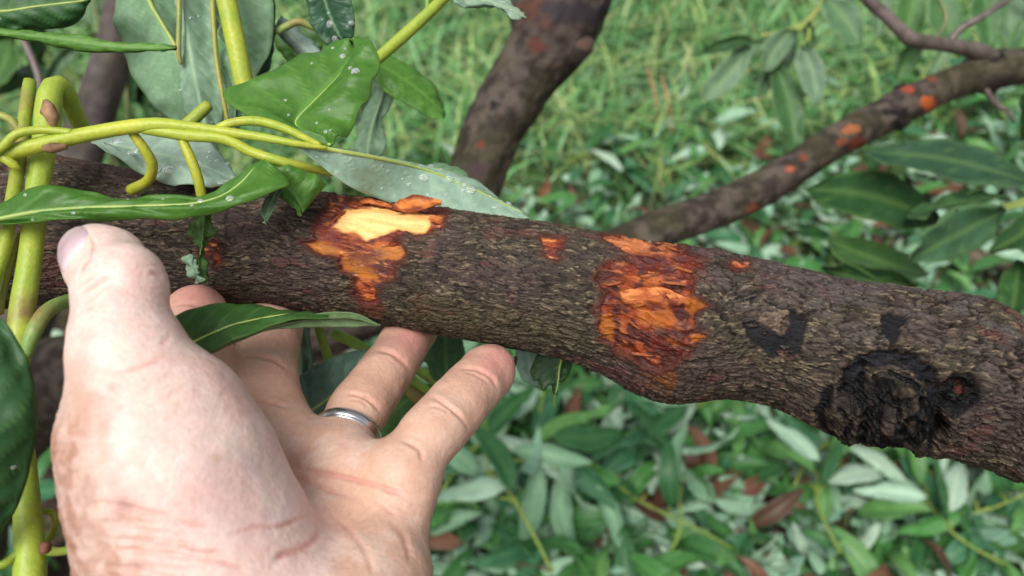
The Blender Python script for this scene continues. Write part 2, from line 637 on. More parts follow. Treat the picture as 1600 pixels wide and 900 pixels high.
    burlm = np.maximum(burlm, sstep(1.0, .5, np.hypot((px - 1500) / 42, (py - 612) / 34) + .7 * (bn - .5)) * isfront)
    disp += hollow * 1.5 + knobs * 1.3 + burlm * 4.2 * np.clip(np.abs(fbm(Sg / 5, CC / 4, seed=81, oct=4) - .5) * 2.6 - .35, -.4, .32)
    bcol = np.zeros((n, m, 3)) + np.array([.006, .006, .006])
    bcol = mixc(bcol, [.036, .022, .014], sstep(.56, .66, fbm(Sg / 2.6, CC / 2.2, seed=82)) * sstep(.1, 1.6, hollow + knobs + .2) * .9)
    bcol = mixc(bcol, [.10, .066, .048], np.clip(knobs / 2.2, 0, 1) * sstep(.45, .7, bn) * .7)
    bcol = mixc(bcol, [.08, .018, .012], lump(1490, 606, 20, 14, 1.0) * sstep(.45, .6, bn))
    colr = mixc(colr, bcol * .8, burlm * .97)
    jx = 9 * (fbm(Sg / 3, CC / 3, seed=83, oct=4) - .5)
    jy = 9 * (fbm(Sg / 3 + 9, CC / 3, seed=84, oct=4) - .5)
    for pts, wd_, dp in (([(1322, 612), (1328, 585), (1350, 566), (1390, 556), (1430, 562), (1458, 586), (1468, 625), (1464, 665), (1452, 690)], 11, 2.6), ([(1348, 578), (1340, 612), (1352, 648), (1346, 690)], 8, 2.0),
                         ([(1296, 602), (1278, 640), (1290, 680), (1335, 708)], 8, 1.1), ([(1478, 612), (1500, 594), (1526, 602), (1522, 628), (1492, 644), (1480, 630)], 10, 1.6), ([(1340, 702), (1395, 694), (1440, 688), (1475, 662)], 10, 1.8),
                         ([(1380, 600), (1400, 625), (1396, 668)], 4, 1.2), ([(1402, 668), (1412, 640), (1438, 626)], 4, 1.2), ([(1305, 628), (1330, 650), (1322, 676)], 4, 1.0), ([(1366, 590), (1372, 630), (1366, 680)], 4, 1.0), ([(1395, 580), (1430, 600), (1446, 640)], 5, 1.2)):
        sel = (px > 1220) & (px < 1580) & isfront
        dd = np.full((n, m), 99.0)
        dd[sel] = line_d(px[sel] + jx[sel] * 1.6, py[sel] + jy[sel] * 1.6, np.array(pts, float))
        k = np.exp(-(dd / wd_) ** 2)
        disp -= dp * k - .35 * dp * np.exp(-((dd - 2.0 * wd_) / (.8 * wd_)) ** 2)
        colr = mixc(colr, [.0035, .0035, .004], sstep(.30, .52, k) * .94)
    colr = mixc(colr, [.09, .016, .011], lump(1490, 606, 16, 10, 1.0) * sstep(.45, .6, bn))
    # ---- black wet scars
    for poly in ([(1164, 505), (1178, 502), (1200, 515), (1222, 524), (1226, 500), (1236, 489), (1260, 490), (1258, 520), (1254, 552), (1232, 562), (1205, 560), (1192, 545), (1168, 528)],
                 [(1378, 494), (1390, 488), (1415, 492), (1411, 518), (1402, 526), (1394, 545), (1390, 530), (1377, 520)],
                 [(1460, 470), (1478, 466), (1500, 466), (1504, 474), (1480, 474)], [(1380, 560), (1430, 556), (1452, 580), (1440, 600), (1400, 580), (1340, 590), (1335, 565)][:0] or [(1325, 575), (1350, 556), (1395, 548), (1435, 556), (1462, 578), (1470, 612), (1458, 640), (1448, 610), (1430, 582), (1395, 570), (1360, 578), (1335, 604)]):
        g = region(poly, .75)
        k = sstep(1.2, -1.2, g) * (sstep(.36, .46, fbm(Sg / 3.5, CC / 2.6, seed=87, oct=4)) if poly[0][0] == 1325 else sstep(.28, .36, fbm(Sg / 4, CC / 2, seed=86, oct=4)))
        disp = disp * (1 - .7 * k) - 1.5 * k + 1.1 * k * (fbm(Sg / 2.6, CC / .9, seed=88, oct=4) - .5)
        colr = mixc(colr, np.array([.006, .006, .008]) * (0.2 + 1.9 * fbm(Sg / 3, CC / .8, seed=89))[..., None], k * .95)
        rim = np.exp(-((g - 5) / 3.5) ** 2)
        disp += .4 * rim
    # ---- eye-shaped scar left of the burl
    e = np.hypot((px - 1206) / 23, (py - 484) / 26)
    rim = np.exp(-((e - 1 - .5 * (fbm(Sg / 2.5, CC / 2.5, seed=90, oct=3) - .5)) / .2) ** 2) * sstep(506, 470, py) * isfront
    disp += .9 * rim - .7 * np.exp(-(e / .55) ** 2) * isfront
    colr = mixc(colr, [.12, .09, .07], .5 * rim * (.3 + rid2))
    pl = region([(1185, 486), (1232, 484), (1236, 505), (1226, 528), (1200, 512), (1183, 500)], .6)
    colr = mixc(colr, np.array([.19, .13, .09]) * (.25 + 1.2 * rid2 * (1 - .6 * crack1))[..., None], sstep(2, -4, pl) * .6)
    # ---- brown trickle stain under the large wound and the small one
    st = region([(1000, 585), (1050, 575), (1058, 600), (1048, 618), (1030, 610), (1012, 598)], 2.0)
    colr = mixc(colr, [.16, .05, .012], sstep(8, -10, st) * .7)
    st = region([(556, 440), (588, 455), (598, 490), (560, 492)], 2.0)
    colr = mixc(colr, [.11, .03, .018], sstep(8, -10, st) * .75)

    # ---- the wounds
    wound = np.full((n, m), 99.0)
    wid = np.zeros((n, m), int)
    W1 = [(470, 379), (491, 373), (489, 358), (507, 327), (528, 297), (552, 293), (575, 308), (618, 318), (680, 326), (699, 331), (688, 354), (653, 367), (633, 362), (618, 373), (633, 387), (631, 406), (616, 414), (614, 437), (590, 443), (583, 459), (590, 474), (567, 480), (555, 468), (550, 435), (532, 424), (528, 404), (493, 395)]
    W2 = [(940, 361), (978, 364), (1026, 371), (1070, 383), (1077, 396), (1101, 407), (1099, 418), (1083, 422), (1085, 458), (1107, 477), (1085, 489), (1085, 519), (1105, 526), (1085, 539), (1077, 554), (1055, 572), (1026, 583), (1008, 576), (989, 565), (960, 550), (958, 539), (938, 528), (936, 488), (945, 458), (929, 436), (945, 411), (978, 403), (993, 398), (967, 385), (942, 372)]
    SM = [[(845, 369), (882, 371), (880, 384), (866, 392), (872, 404), (858, 404), (851, 394)], [(1142, 408), (1170, 409), (1168, 416), (1146, 417)],
          [(314, 380), (338, 378), (345, 412), (336, 414), (329, 399), (313, 400)], [(1508, 612), (1535, 606), (1530, 622), (1512, 622)][:0], [(930, 483), (938, 482), (938, 491), (932, 491)]]
    polys = [(1, W1), (2, W2)] + [(3 + i, p) for i, p in enumerate(SM) if p]
    for k, poly in polys:
        g = region(poly, .8 if k < 3 else .35)
        better = g < wound
        wound = np.where(better, g, wound)
        wid = np.where(better & (g < 0), k, wid)
    inside = sstep(1.5, -2.5, wound)
    depth = np.where(wid == 1, 1.3, np.where(wid == 2, 1.45, .7))
    f1w, f2w, rw, oxw, oyw = worley((su + 3 * w2) / 5.5 + 3, (cu + 4 * w1) / 2.4, seed=91)
    gw1, gw2, rw2, _, oyw2 = worley(su / 2.2, cu / .9, seed=93)
    tn = fbm(Sg / 7, CC / 4.5, seed=95, oct=4)
    fib = fbm(su / 6, cu / 1.0, seed=97, oct=4) - .5
    fib2 = fbm(su / 2.5, cu / .5, seed=98, oct=3) - .5
    torn = .55 * (rw - .5) + .35 * oyw + 2.2 * (tn - .5) + 1.7 * fib + .7 * fib2
    cream = region([(516, 352), (540, 321), (575, 318), (672, 332), (670, 354), (655, 368), (623, 356), (602, 361), (571, 372), (553, 361)], .7)
    cm = sstep(3, -3, cream)
    amb = np.maximum(sstep(3, -3, region([(534, 398), (616, 380), (633, 388), (630, 406), (616, 412), (613, 437), (592, 443), (560, 425), (534, 424)], 1.2)),
                     sstep(3, -3, region([(471, 380), (500, 376), (528, 388), (530, 402), (493, 394)], .7)))
    smooth_ = np.clip(cm + .8 * amb, 0, 1)
    torn_amt = np.where(wid == 2, 1.25, .9) * (1 - .88 * smooth_)
    wd = -depth * (1 + .25 * cm) + torn_amt * torn * .95
    depth = depth
    # raised lip across the middle of the second wound
    lip = region([(968, 452), (1000, 447), (1042, 450), (1060, 460), (1085, 468), (1080, 478), (1050, 482), (1010, 476), (975, 476)], .8)
    wd += 1.5 * sstep(2, -6, lip) * (wid == 2)
    disp = disp * (1 - inside) + wd * inside
    rim = np.exp(-((wound - 3.0) / 3.0) ** 2)
    disp += .22 * rim
    colr = mixc(colr, [.075, .02, .014], np.exp(-((wound - 1) / 6) ** 2) * np.where(wound < 0, (wid < 3), 1) * .8)
    # wound colours
    ora = np.zeros((n, m, 3)) + np.array([.32, .070, .016])
    nz = fbm(su / 6.5, cu / 3.6, seed=101, oct=5) - .25 * (fbm(su / 5, cu / 1.2, seed=105, oct=4) - .5)
    nz2 = fbm(Sg / 9 + 4, CC / 6, seed=102, oct=4)
    redd = np.array([.13, .022, .012])
    wc = mixc(ora, [.55, .175, .045], sstep(.46, .70, nz2 + .35 * fib) * .75)
    wc = mixc(wc, [.21, .034, .014], sstep(.42, .52, nz) * .85)
    wc = mixc(wc, redd, sstep(.48, .57, nz) * .92)
    wc = mixc(wc, [.055, .014, .012], sstep(.50, .62, fbm(Sg / 4.5 + 9, CC / 3.2, seed=103, oct=4)) * .9)
    wc = mixc(wc, np.array([.74, .31, .12]), sstep(.12, .30, fib + fib2 * .5) * .6)
    edge1 = sstep(-16, 0, wound) * (wid == 1)
    wc = mixc(wc, [.16, .030, .016], edge1 * sstep(.42, .58, nz) * .8)
    am = np.array([.36, .12, .010])
    wc = mixc(wc, am * (.7 + .6 * nz2)[..., None], amb * (wid == 1) * .85 * sstep(.66, .5, nz))
    # dark red band between cream and amber
    band = line_d(px, py, [(500, 355), (530, 375), (556, 378), (580, 372), (604, 366), (622, 360)])
    wc = mixc(wc, [.14, .022, .014], np.exp(-(band / 13) ** 2) * (wid == 1) * (1 - cm) * sstep(.3, .55, nz + .1) * .95)
    band = line_d(px, py, [(548, 400), (572, 402), (590, 396)])
    wc = mixc(wc, [.10, .022, .012], np.exp(-(band / 9) ** 2) * (wid == 1) * .8)
    band = line_d(px, py, [(572, 438), (568, 455), (575, 475)])
    wc = mixc(wc, [.14, .026, .018], np.exp(-(band / 16) ** 2) * (wid == 1) * sstep(.40, .55, nz))
    cr = np.zeros((n, m, 3)) + np.array([.95, .62, .25])
    cr = mixc(cr, [.84, .38, .10], sstep(.45, .7, fbm(su / 12, cu / 1.6, seed=104)) * .55)
    cr = mixc(cr, [.80, .36, .10], sstep(-9, 2, cream) * .8)
    cr = mixc(cr, [.88, .45, .16], sstep(560, 520, px))
    wc = mixc(wc, cr, cm * (wid == 1))
    wc = mixc(wc, [.60, .24, .10], (wid == 2) * sstep(410, 372, py) * sstep(.60, .45, nz) * .8)
    wc = mixc(wc, [.09, .02, .022], (wid == 2) * np.exp(-(line_d(px, py, [(1000, 398), (1030, 402), (1045, 412), (1060, 400)]) / 11) ** 2) * .8)
    wc = mixc(wc, [.06, .014, .012], (wid == 2) * np.exp(-(line_d(px, py, [(940, 425), (960, 435), (965, 470), (958, 510), (975, 540)]) / 15) ** 2) * (.4 + .6 * sstep(.38, .52, nz)) * .92)
    wc = mixc(wc, [.06, .014, .012], (wid == 2) * np.exp(-(line_d(px, py, [(1068, 490), (1072, 520), (1050, 545), (1040, 570)]) / 17) ** 2) * (.4 + .6 * sstep(.38, .52, nz)) * .92)
    wc = mixc(wc, [.46, .15, .025], (wid == 2) * sstep(4, -6, region([(1000, 485), (1050, 482), (1062, 500), (1040, 512), (1005, 510)], 1.5)) * .8)
    wc = mixc(wc, [.52, .17, .05], (wid == 2) * sstep(2, -5, lip) * sstep(.62, .5, nz) * .8)
    wc = mixc(wc, [.42, .14, .012], (wid == 2) * np.maximum(sstep(3, -3, region([(1080, 455), (1109, 477), (1084, 491), (1072, 480)], .4)), sstep(3, -3, region([(1078, 520), (1108, 527), (1082, 541)], .4))) * .9)
    wc = mixc(wc, [.42, .15, .012], (wid == 2) * sstep(4, -4, region([(936, 488), (956, 500), (962, 545), (938, 530)], 1.0)) * .8)
    wc = mixc(wc, [.07, .016, .010], np.exp(-((wound + 1) / 4.5) ** 2) * .65 * (wid < 3) * sstep(.25, .5, fbm(Sg / 5, CC / 3, seed=107)))
    wc = wc * (1 + .55 * np.clip(fib + .6 * fib2, -.5, .5) * (1 - cm * .8))[..., None] * np.where((wid == 2)[..., None], np.array([.78, .66, .60]), 1.0)
    colr = mixc(colr, wc, inside)
    v = (base + dirv * (disp / 1000)[..., None]).reshape(-1, 3)
    f = grid_faces(n, m, True)
    root = empty('tree_branch', c[len(c) // 2])
    tag(root, 'thick dark barked branch across the middle with two orange gnawed wounds and a black burl', 'branch')
    colr = np.clip(colr, 0.004, 1).reshape(-1, 3)
    fw = np.zeros(len(f), int)
    wf = wid.reshape(-1)
    cnt = wf[f]
    fw = np.where((cnt > 0).sum(1) >= 3, cnt.max(1), 0)
    bm_ = burlm.reshape(-1)[f].min(1) > .5
    fw = np.where((fw == 0) & bm_, 90, fw)
    names = {0: ('bark', None), 1: ('exposed_wood', 'cream and amber wound under the pale dewy leaf'), 2: ('exposed_wood', 'large torn orange and dark red wound right of the fingers'),
             3: ('exposed_wood', 'small orange chip between the two large wounds'), 4: ('exposed_wood', 'tiny orange nick right of the large torn wound'), 5: ('exposed_wood', 'small orange chip beside the dangling leaf shred'), 6: ('exposed_wood', 'speck of orange at the left rim of the large torn wound'), 7: ('exposed_wood', 'speck of orange wood'), 90: ('burl', 'black crusty knot on the lower right')}
    for k in sorted(set(fw.tolist())):
        used, ff = sub_faces(v, f, fw == k)
        o = obj(names[k][0], v[used], ff, BARK if k == 0 else BURL if k == 90 else WOOD, root, cols=colr[used])
        if names[k][1]: o['label'] = names[k][1]
    return root, c, r0, X


branch, BC, BRAD, BX = build_branch()


def shard(name, L, R, d, thick, seed, parent, c0, c1, bulge=0.0, n=26, m=7):
    "a torn splinter or flap of bark: left and right edges in pixels, with depth offsets"
    a, b = resample(L, n), resample(R, n)
    t = np.linspace(0, 1, m)
    q = a[:, None] * (1 - t)[None, :, None] + b[:, None] * t[None, :, None]
    jn = fbm(np.arange(n)[:, None] * .6 + 0 * t, t[None] * 5 + 0 * q[..., 0], seed=seed) - .5
    q[..., 1] += 3 * jn
    q[..., 2] += .002 * jn - bulge * np.sin(np.pi * t)[None]
    top = P(q[..., 0], q[..., 1], q[..., 2]).reshape(-1, 3)
    bot = top + FWD * thick + UP * -.2 * thick
    v = np.vstack([top, bot])
    fa = grid_faces(n, m)
    N = n * m
    ring = np.concatenate([np.arange(m), np.arange(1, n) * m + m - 1, (n - 1) * m + np.arange(m - 2, -1, -1), np.arange(n - 2, 0, -1) * m])
    side = np.stack([ring, np.roll(ring, -1), np.roll(ring, -1) + N, ring + N], 1)
    f = np.vstack([fa, fa[:, ::-1] + N, side])
    nn = fbm(q[..., 0] / 18, q[..., 1] / 7, seed=seed + 3, oct=4).reshape(-1)
    col = np.asarray(c0) + (np.asarray(c1) - np.asarray(c0)) * sstep(.42, .6, nn)[:, None]
    return obj(name, v, f, WOOD, parent, cols=np.vstack([col, col * .9]))


o = shard('bark_flap', [(606, 323, .2655), (630, 310, .262), (650, 304, .259), (672, 309, .258), (690, 313, .257)],
          [(612, 327, .2645), (632, 331, .2625), (652, 330, .260), (676, 321, .258), (689, 319, .257)], 0, .0009, 5, branch, (.62, .20, .05), (.20, .045, .02), .001)
o['label'] = 'curled orange flap of bark sticking up at the top of the cream wound'
shard('bark_flap', [(560, 312, .2655), (575, 309, .2645), (596, 314, .264), (612, 320, .264)], [(562, 318, .2645), (578, 318, .2635), (598, 322, .2635), (612, 325, .2635)], 0, .0008, 9, branch, (.20, .04, .018), (.5, .15, .04), .001)
shard('torn_fibre_lip', [(968, 456, .2445), (1000, 449, .2435), (1043, 451, .243), (1062, 461, .2425), (1084, 467, .2425)],
      [(974, 470, .2438), (1004, 468, .2425), (1042, 471, .242), (1064, 476, .242), (1083, 473, .242)], 0, .001, 15, branch, (.58, .20, .06), (.34, .075, .022), .0008)
SPL = [((1000, 432), (1030, 428), 4), ((985, 552), (1020, 556), 5), ((962, 540), (966, 560), 6), ((1040, 385), (1062, 392), 4), ((980, 500), (1000, 514), 4),
       ((1030, 440), (1070, 445), 4), ((948, 446), (975, 440), 4), ((540, 330), (520, 345), 4), ((600, 385), (622, 380), 4), ((1056, 418), (1082, 425), 4), ((990, 480), (1010, 474), 3)]
for i, ((xa, ya), (xb, yb), hw) in enumerate((a_, b_, h_ * .62) for a_, b_, h_ in SPL):
    k = np.argmin(np.abs(BX - (xa + xb) / 2))
    cpx, cpy, cd = proj(BC[k])

    def dep(y):
        h = np.clip((y - cpy) * cd / FPX, -BRAD[k] * .98, BRAD[k] * .98)
        return cd - math.sqrt(BRAD[k] ** 2 - h * h) * .985
    da, db = dep(ya) + .0004, dep(yb) - .0012
    shard('wood_splinter', [(xa, ya - hw * .5, da), ((xa + xb) / 2, (ya + yb) / 2 - hw, (da + db) / 2 - .0004), (xb, yb - 1, db)],
          [(xa, ya + hw * .5, da), ((xa + xb) / 2, (ya + yb) / 2 + hw * .8, (da + db) / 2 - .0002), (xb, yb + 1, db)], 0, .0005, 40 + i, branch, (.34, .10, .03), (.20, .04, .016), .0003, n=10, m=4)
# ------------------------------------------------------------------ the hand (one implicit surface, polygonised)
def cs(px, py, d):
    "camera space in mm"
    return np.array([(px - 800) / FPX * d, (450 - py) / FPX * d, -d]) * 1000


class Field:
    def __init__(s, lo, hi, h):
        s.lo, s.h = np.array(lo, float), h
        s.n = np.ceil((np.array(hi) - s.lo) / h).astype(int) + 1
        s.ax = [s.lo[k] + h * np.arange(s.n[k]) for k in range(3)]


def cone_sd(F, a, b, ra, rb, pad, flat=1.0):
    "distance to a round cone on the part of the grid near it"
    lo = np.minimum(a - ra, b - rb) - pad
    hi = np.maximum(a + ra, b + rb) + pad
    i0 = np.clip(((lo - F.lo) / F.h).astype(int), 0, F.n - 1)
    i1 = np.clip(((hi - F.lo) / F.h).astype(int) + 2, 1, F.n)
    sl = tuple(slice(i0[k], i1[k]) for k in range(3))
    x = F.ax[0][sl[0]][:, None, None] - a[0]
    y = F.ax[1][sl[1]][None, :, None] - a[1]
    z = F.ax[2][sl[2]][None, None, :] - a[2]
    e = b - a
    L2 = e @ e + 1e-9
    t = np.clip((x * e[0] + y * e[1] + z * e[2]) / L2, 0, 1).astype(np.float32)
    # slide t so that the cone's slope is respected
    L = math.sqrt(L2)
    q = np.sqrt((x - t * e[0]) ** 2 + (y - t * e[1]) ** 2 + (z - t * e[2]) ** 2)
    t = np.clip(t - q * (ra - rb) / (L * L) * 0.9, 0, 1)
    q = np.sqrt((x - t * e[0]) ** 2 + (y - t * e[1]) ** 2 + (z - t * e[2]) ** 2)
    return sl, (q - (ra + (rb - ra) * t)).astype(np.float32)


def smin(a, b, k):
    h = np.clip(k - np.abs(a - b), 0, None) / k
    return np.minimum(a, b) - h * h * k * .25


def chain(F, G, pts, k):
    "smooth union of a chain of round cones into G"
    p = [(cs(x, y, d), r * d / FPX * 1000) for x, y, d, r in pts]
    for (a, ra), (b, rb) in zip(p[:-1], p[1:]):
        sl, dd = cone_sd(F, a, b, ra, rb, 14)
        G[sl] = smin(G[sl], dd, k)


def surface_nets(g, F):
    s = g < 0
    n = g.shape
    acc = np.zeros((n[0] - 1, n[1] - 1, n[2] - 1, 3), np.float32)
    cnt = np.zeros((n[0] - 1, n[1] - 1, n[2] - 1), np.float32)
    for ax in range(3):
        o = [k for k in range(3) if k != ax]
        A = [slice(None)] * 3
        B = [slice(None)] * 3
        A[ax], B[ax] = slice(0, -1), slice(1, None)
        ga, gb = g[tuple(A)], g[tuple(B)]
        cross = (ga < 0) != (gb < 0)
        idx = np.argwhere(cross)
        t = ga[cross] / (ga[cross] - gb[cross])
        for u in (0, 1):
            for v in (0, 1):
                ci = idx.copy()
                off = np.zeros((len(idx), 3), np.float32)
                off[:, ax] = t
                ci[:, o[0]] -= u
                ci[:, o[1]] -= v
                off[:, o[0]] = u
                off[:, o[1]] = v
                ok = (ci >= 0).all(1) & (ci < np.array(cnt.shape)).all(1)
                np.add.at(acc, tuple(ci[ok].T), off[ok])
                np.add.at(cnt, tuple(ci[ok].T), 1)
    act = cnt > 0
    vid = np.full(cnt.shape, -1)
    vid[act] = np.arange(act.sum())
    v = (np.argwhere(act) + acc[act] / cnt[act][:, None]) * F.h + F.lo
    faces = []
    for ax in range(3):
        o = [(ax + 1) % 3, (ax + 2) % 3]
        A = [slice(None)] * 3
        B = [slice(None)] * 3
        A[ax], B[ax] = slice(0, -1), slice(1, None)
        for k in o:
            A[k] = B[k] = slice(1, -1)
        sa, sb = s[tuple(A)], s[tuple(B)]
        idx = np.argwhere(sa != sb)
        flip = sb[sa != sb]
        idx[:, o[0]] += 1
        idx[:, o[1]] += 1
        q = []
        for u, w_ in ((1, 1), (0, 1), (0, 0), (1, 0)):
            c = idx.copy()
            c[:, o[0]] -= u
            c[:, o[1]] -= w_
            q.append(vid[tuple(c.T)])
        q = np.stack(q, 1)
        q[flip] = q[flip][:, ::-1]
        faces.append(q)
    f = np.vstack(faces)
    return v, f[(f >= 0).all(1)]


def vnormals(v, f):
    a = np.cross(v[f[:, 2]] - v[f[:, 0]], v[f[:, 3]] - v[f[:, 1]])
    n = np.zeros_like(v)
    for k in range(4):
        for c in range(3):
            n[:, c] += np.bincount(f[:, k], a[:, c], len(v))
    return n / (np.linalg.norm(n, axis=1)[:, None] + 1e-12)


def smooth_mesh(v, f, it, lam=.5):
    e = np.vstack([f[:, [0, 1]], f[:, [1, 2]], f[:, [2, 3]], f[:, [3, 0]]])
    e = np.vstack([e, e[:, ::-1]])
    deg = np.bincount(e[:, 0], minlength=len(v))[:, None]
    for i in range(it):
        l_ = lam if i % 2 == 0 else -lam * .96
        m = np.stack([np.bincount(e[:, 0], v[e[:, 1], c], len(v)) for c in range(3)], 1) / deg
        v = v + l_ * (m - v)
    return v


THUMB = [(147, 397, .203, 50), (166, 412, .199, 55.5), (186, 452, .192, 61), (189, 507, .187, 66), (195, 540, .186, 74)]
THENAR = [(195, 546, .186, 73), (243, 668, .186, 134), (274, 745, .187, 153), (306, 840, .188, 164), (345, 960, .188, 185)]
PINKY = [(632, 738, .218, 52), (668, 684, .226, 47), (704, 646, .236, 44.5), (733, 611, .247, 42), (757, 585, .257, 39.5), (770, 575, .262, 37)]
RING = [(528, 715, .230, 47), (557, 645, .244, 43.5), (579, 613, .253, 41.5), (601, 583, .262, 39.5), (622, 553, .272, 37.5), (642, 520, .285, 36), (654, 502, .296, 33)]
MIDDLE = [(446, 690, .236, 54), (411, 606, .251, 51), (412, 562, .261, 50), (422, 520, .275, 46), (436, 478, .293, 42), (446, 462, .302, 38)]
INDEX = [(352, 668, .238, 55), (322, 590, .246, 50), (308, 535, .252, 47), (305, 500, .258, 45), (305, 488, .259, 44)]


def build_hand():
    F = Field((-150, -185, -312), (18, 22, -128), 1.0)
    big = lambda: np.full(F.n, 40.0, np.float32)
    palm = big()
    for ch in ([(550, 985, .196, 98), (603, 885, .205, 60), (614, 800, .214, 48), (622, 762, .220, 49)],
               [(500, 990, .198, 115), (535, 735, .228, 46)], [(430, 990, .2, 120), (452, 706, .236, 52)], [(350, 960, .203, 120), (365, 680, .240, 52)]):
        chain(F, palm, ch, 9)
    chain(F, palm, [(550, 985, .192, 98), (586, 890, .198, 68)], 9)
    chain(F, palm, [(340, 960, .19, 178), (390, 1150, .18, 210), (470, 1700, .17, 250)], 10)
    chain(F, palm, [(535, 975, .19, 120), (500, 1150, .18, 200)], 10)
    chain(F, palm, [(448, 696, .232, 50), (533, 722, .2245, 48), (618, 762, .2175, 49)], 6)
    out = palm.copy()
    for fg in (PINKY, RING, MIDDLE, INDEX):
        g = big()
        chain(F, g, fg, 3)
        # fleshy pads between the creases
        for a, b in zip(fg[1:-1], fg[2:]):
            m_ = [(x + y) / 2 for x, y in zip(a, b)]
            sl, dd = cone_sd(F, cs(m_[0], m_[1], m_[2] - .0012), cs(m_[0], m_[1], m_[2] - .0012), m_[3] * m_[2] / FPX * 965, m_[3] * m_[2] / FPX * 965, 8)
            g[sl] = smin(g[sl], dd, 3)
        out = np.minimum(out, smin(palm, g, 7))
        del g
    th = big()
    chain(F, th, THENAR, 5)
    t2 = big()
    chain(F, t2, THUMB, 4)
    sl, dd = cone_sd(F, cs(200, 430, .190), cs(206, 450, .190), 7.7, 7.7, 8)
    t2[sl] = smin(t2[sl], dd, 4)
    th = smin(th, t2, 6)
    # web from thumb to index finger, hidden behind the ball of the thumb
    chain(F, th, [(262, 690, .205, 95), (345, 690, .232, 62)], 12)
    out = np.minimum(out, smin(palm, th, 5))
    v, f = surface_nets(out, F)
    v = smooth_mesh(v, f, 6, .55)
    Rm = np.stack([RIGHT, UP, -FWD], 1)
    tw = lambda a: CAMP + (a / 1000) @ Rm.T
    # one round of subdivision (edge and face midpoints) so that creases are crisp
    e = np.sort(np.vstack([f[:, [0, 1]], f[:, [1, 2]], f[:, [2, 3]], f[:, [3, 0]]]), 1)
    key = e[:, 0] * len(v) + e[:, 1]
    uk, inv = np.unique(key, return_inverse=True)
    ev = (v[uk // len(v)] + v[uk % len(v)]) / 2
    fv = v[f].mean(1)
    nf, nv, ne = len(f), len(v), len(uk)
    ei = inv.reshape(4, nf) + nv
    fi = np.arange(nf) + nv + ne
    v2 = np.vstack([v, ev, fv])
    f2 = np.vstack([np.stack([f[:, k], ei[k], fi, ei[(k + 3) % 4]], 1) for k in range(4)])
    # only where it can be seen close by
    v, f = smooth_mesh(v2, f2, 6, .5), f2
    n = vnormals(v, f)
    cw = tw(v)
    px, py, d = proj(cw)
    nc = np.sum(n * (-v / np.linalg.norm(v, axis=1)[:, None]), 1)     # facing the photographer
    fr = sstep(-.15, .25, nc)
    disp = np.zeros(len(v))
    red = np.zeros(len(v))
    near = d < .45
    part = np.zeros(len(v), int)

    def chain_d(pts):
        p = np.array([cs(x, y, dd) for x, y, dd, r in pts])
        r = np.array([r * dd / FPX * 1000 for x, y, dd, r in pts])
        best = np.full(len(v), 1e9)
        for i in range(len(p) - 1):
            e_ = p[i + 1] - p[i]
            t = np.clip(((v - p[i]) @ e_) / (e_ @ e_), 0, 1)
            best = np.minimum(best, np.linalg.norm(v - p[i] - t[:, None] * e_, axis=1) - (r[i] + (r[i + 1] - r[i]) * t))
        return best
    dc = np.stack([chain_d(THUMB), chain_d(THENAR), chain_d(PINKY), chain_d(RING), chain_d(MIDDLE), chain_d(INDEX)], 1)
    part = dc.argmin(1)
    part = np.where(dc.min(1) > 2.6, 9, part)          # 9 = palm and wrist
    thw = sstep(7, 2.5, np.minimum(dc[:, 0], dc[:, 1]))
    TH_, PK, RG, MD, IX, PL = (thw > .3), part == 2, part == 3, part == 4, part == 5, (part == 9) & (thw < .7)
    anyp = np.ones(len(v), bool)
    C = [(PK, [(714, 572), (723, 575), (747, 577), (768, 593), (781, 618)], .55, 4), (PK, [(719, 582), (745, 586), (766, 602)], .3, 3),
         (PK, [(655, 628), (667, 623), (685, 625), (707, 641), (725, 660), (733, 678)], .6, 4), (PK, [(665, 634), (688, 636), (705, 650)], .3, 3),
         (PK | PL, [(624, 684), (653, 700), (664, 727)], .4, 5),
         (RG, [(576, 548), (587, 547), (611, 551), (632, 567), (645, 585)], .5, 4), (RG, [(530, 614), (541, 614), (560, 617), (584, 630), (600, 651)], .6, 4), (RG, [(540, 622), (560, 625), (580, 637)], .3, 3),
         (MD, [(370, 560), (390, 555), (420, 559), (440, 568), (458, 584)], .55, 4), (MD, [(385, 622), (400, 624), (424, 629), (458, 641)], .5, 4),
         (IX, [(264, 481), (285, 475), (310, 476), (345, 482)], .45, 4),
         (PL, [(440, 718), (457, 727), (498, 738), (551, 749), (604, 764), (635, 778), (655, 795)], .55, 5), (PL, [(455, 742), (490, 757), (525, 771), (560, 776)], .3, 5),
         (PL, [(560, 770), (600, 790), (640, 830)], .2, 5), (PL, [(500, 800), (540, 820), (575, 870), (585, 920)], .25, 6), (PL, [(600, 800), (632, 840), (645, 890)], .25, 6),
         (anyp, [(340, 842), (400, 824), (440, 822), (465, 812), (497, 803)], .4, 5), (anyp, [(497, 803), (500, 830), (480, 852), (440, 868), (420, 890)], .5, 7),
         (TH_, [(232, 425), (243, 427), (258, 434)], .35, 4), (TH_, [(225, 415), (236, 414), (252, 416)], .2, 3), (TH_, [(118, 466), (135, 452), (160, 436), (182, 425)], .28, 5), (TH_, [(120, 480), (140, 466), (165, 450), (190, 440)], .22, 5),
         (TH_, [(118, 492), (136, 482), (150, 476)], .2, 4), (TH_, [(118, 452), (132, 440), (150, 428)], .22, 4),
         (TH_, [(116, 352), (134, 357), (145, 378), (142, 398), (131, 412), (121, 434), (112, 440)], .42, 3),
         (TH_, [(165, 585), (190, 578), (225, 570), (253, 560), (275, 546)], .3, 6), (TH_, [(250, 540), (262, 532), (268, 520)], .3, 5), (TH_, [(225, 640), (262, 620), (310, 590)], .14, 5), (TH_, [(200, 610), (240, 598), (290, 570)], .12, 6), (TH_, [(130, 530), (150, 520), (180, 512)], .12, 5)]
    rr = np.random.default_rng(3)
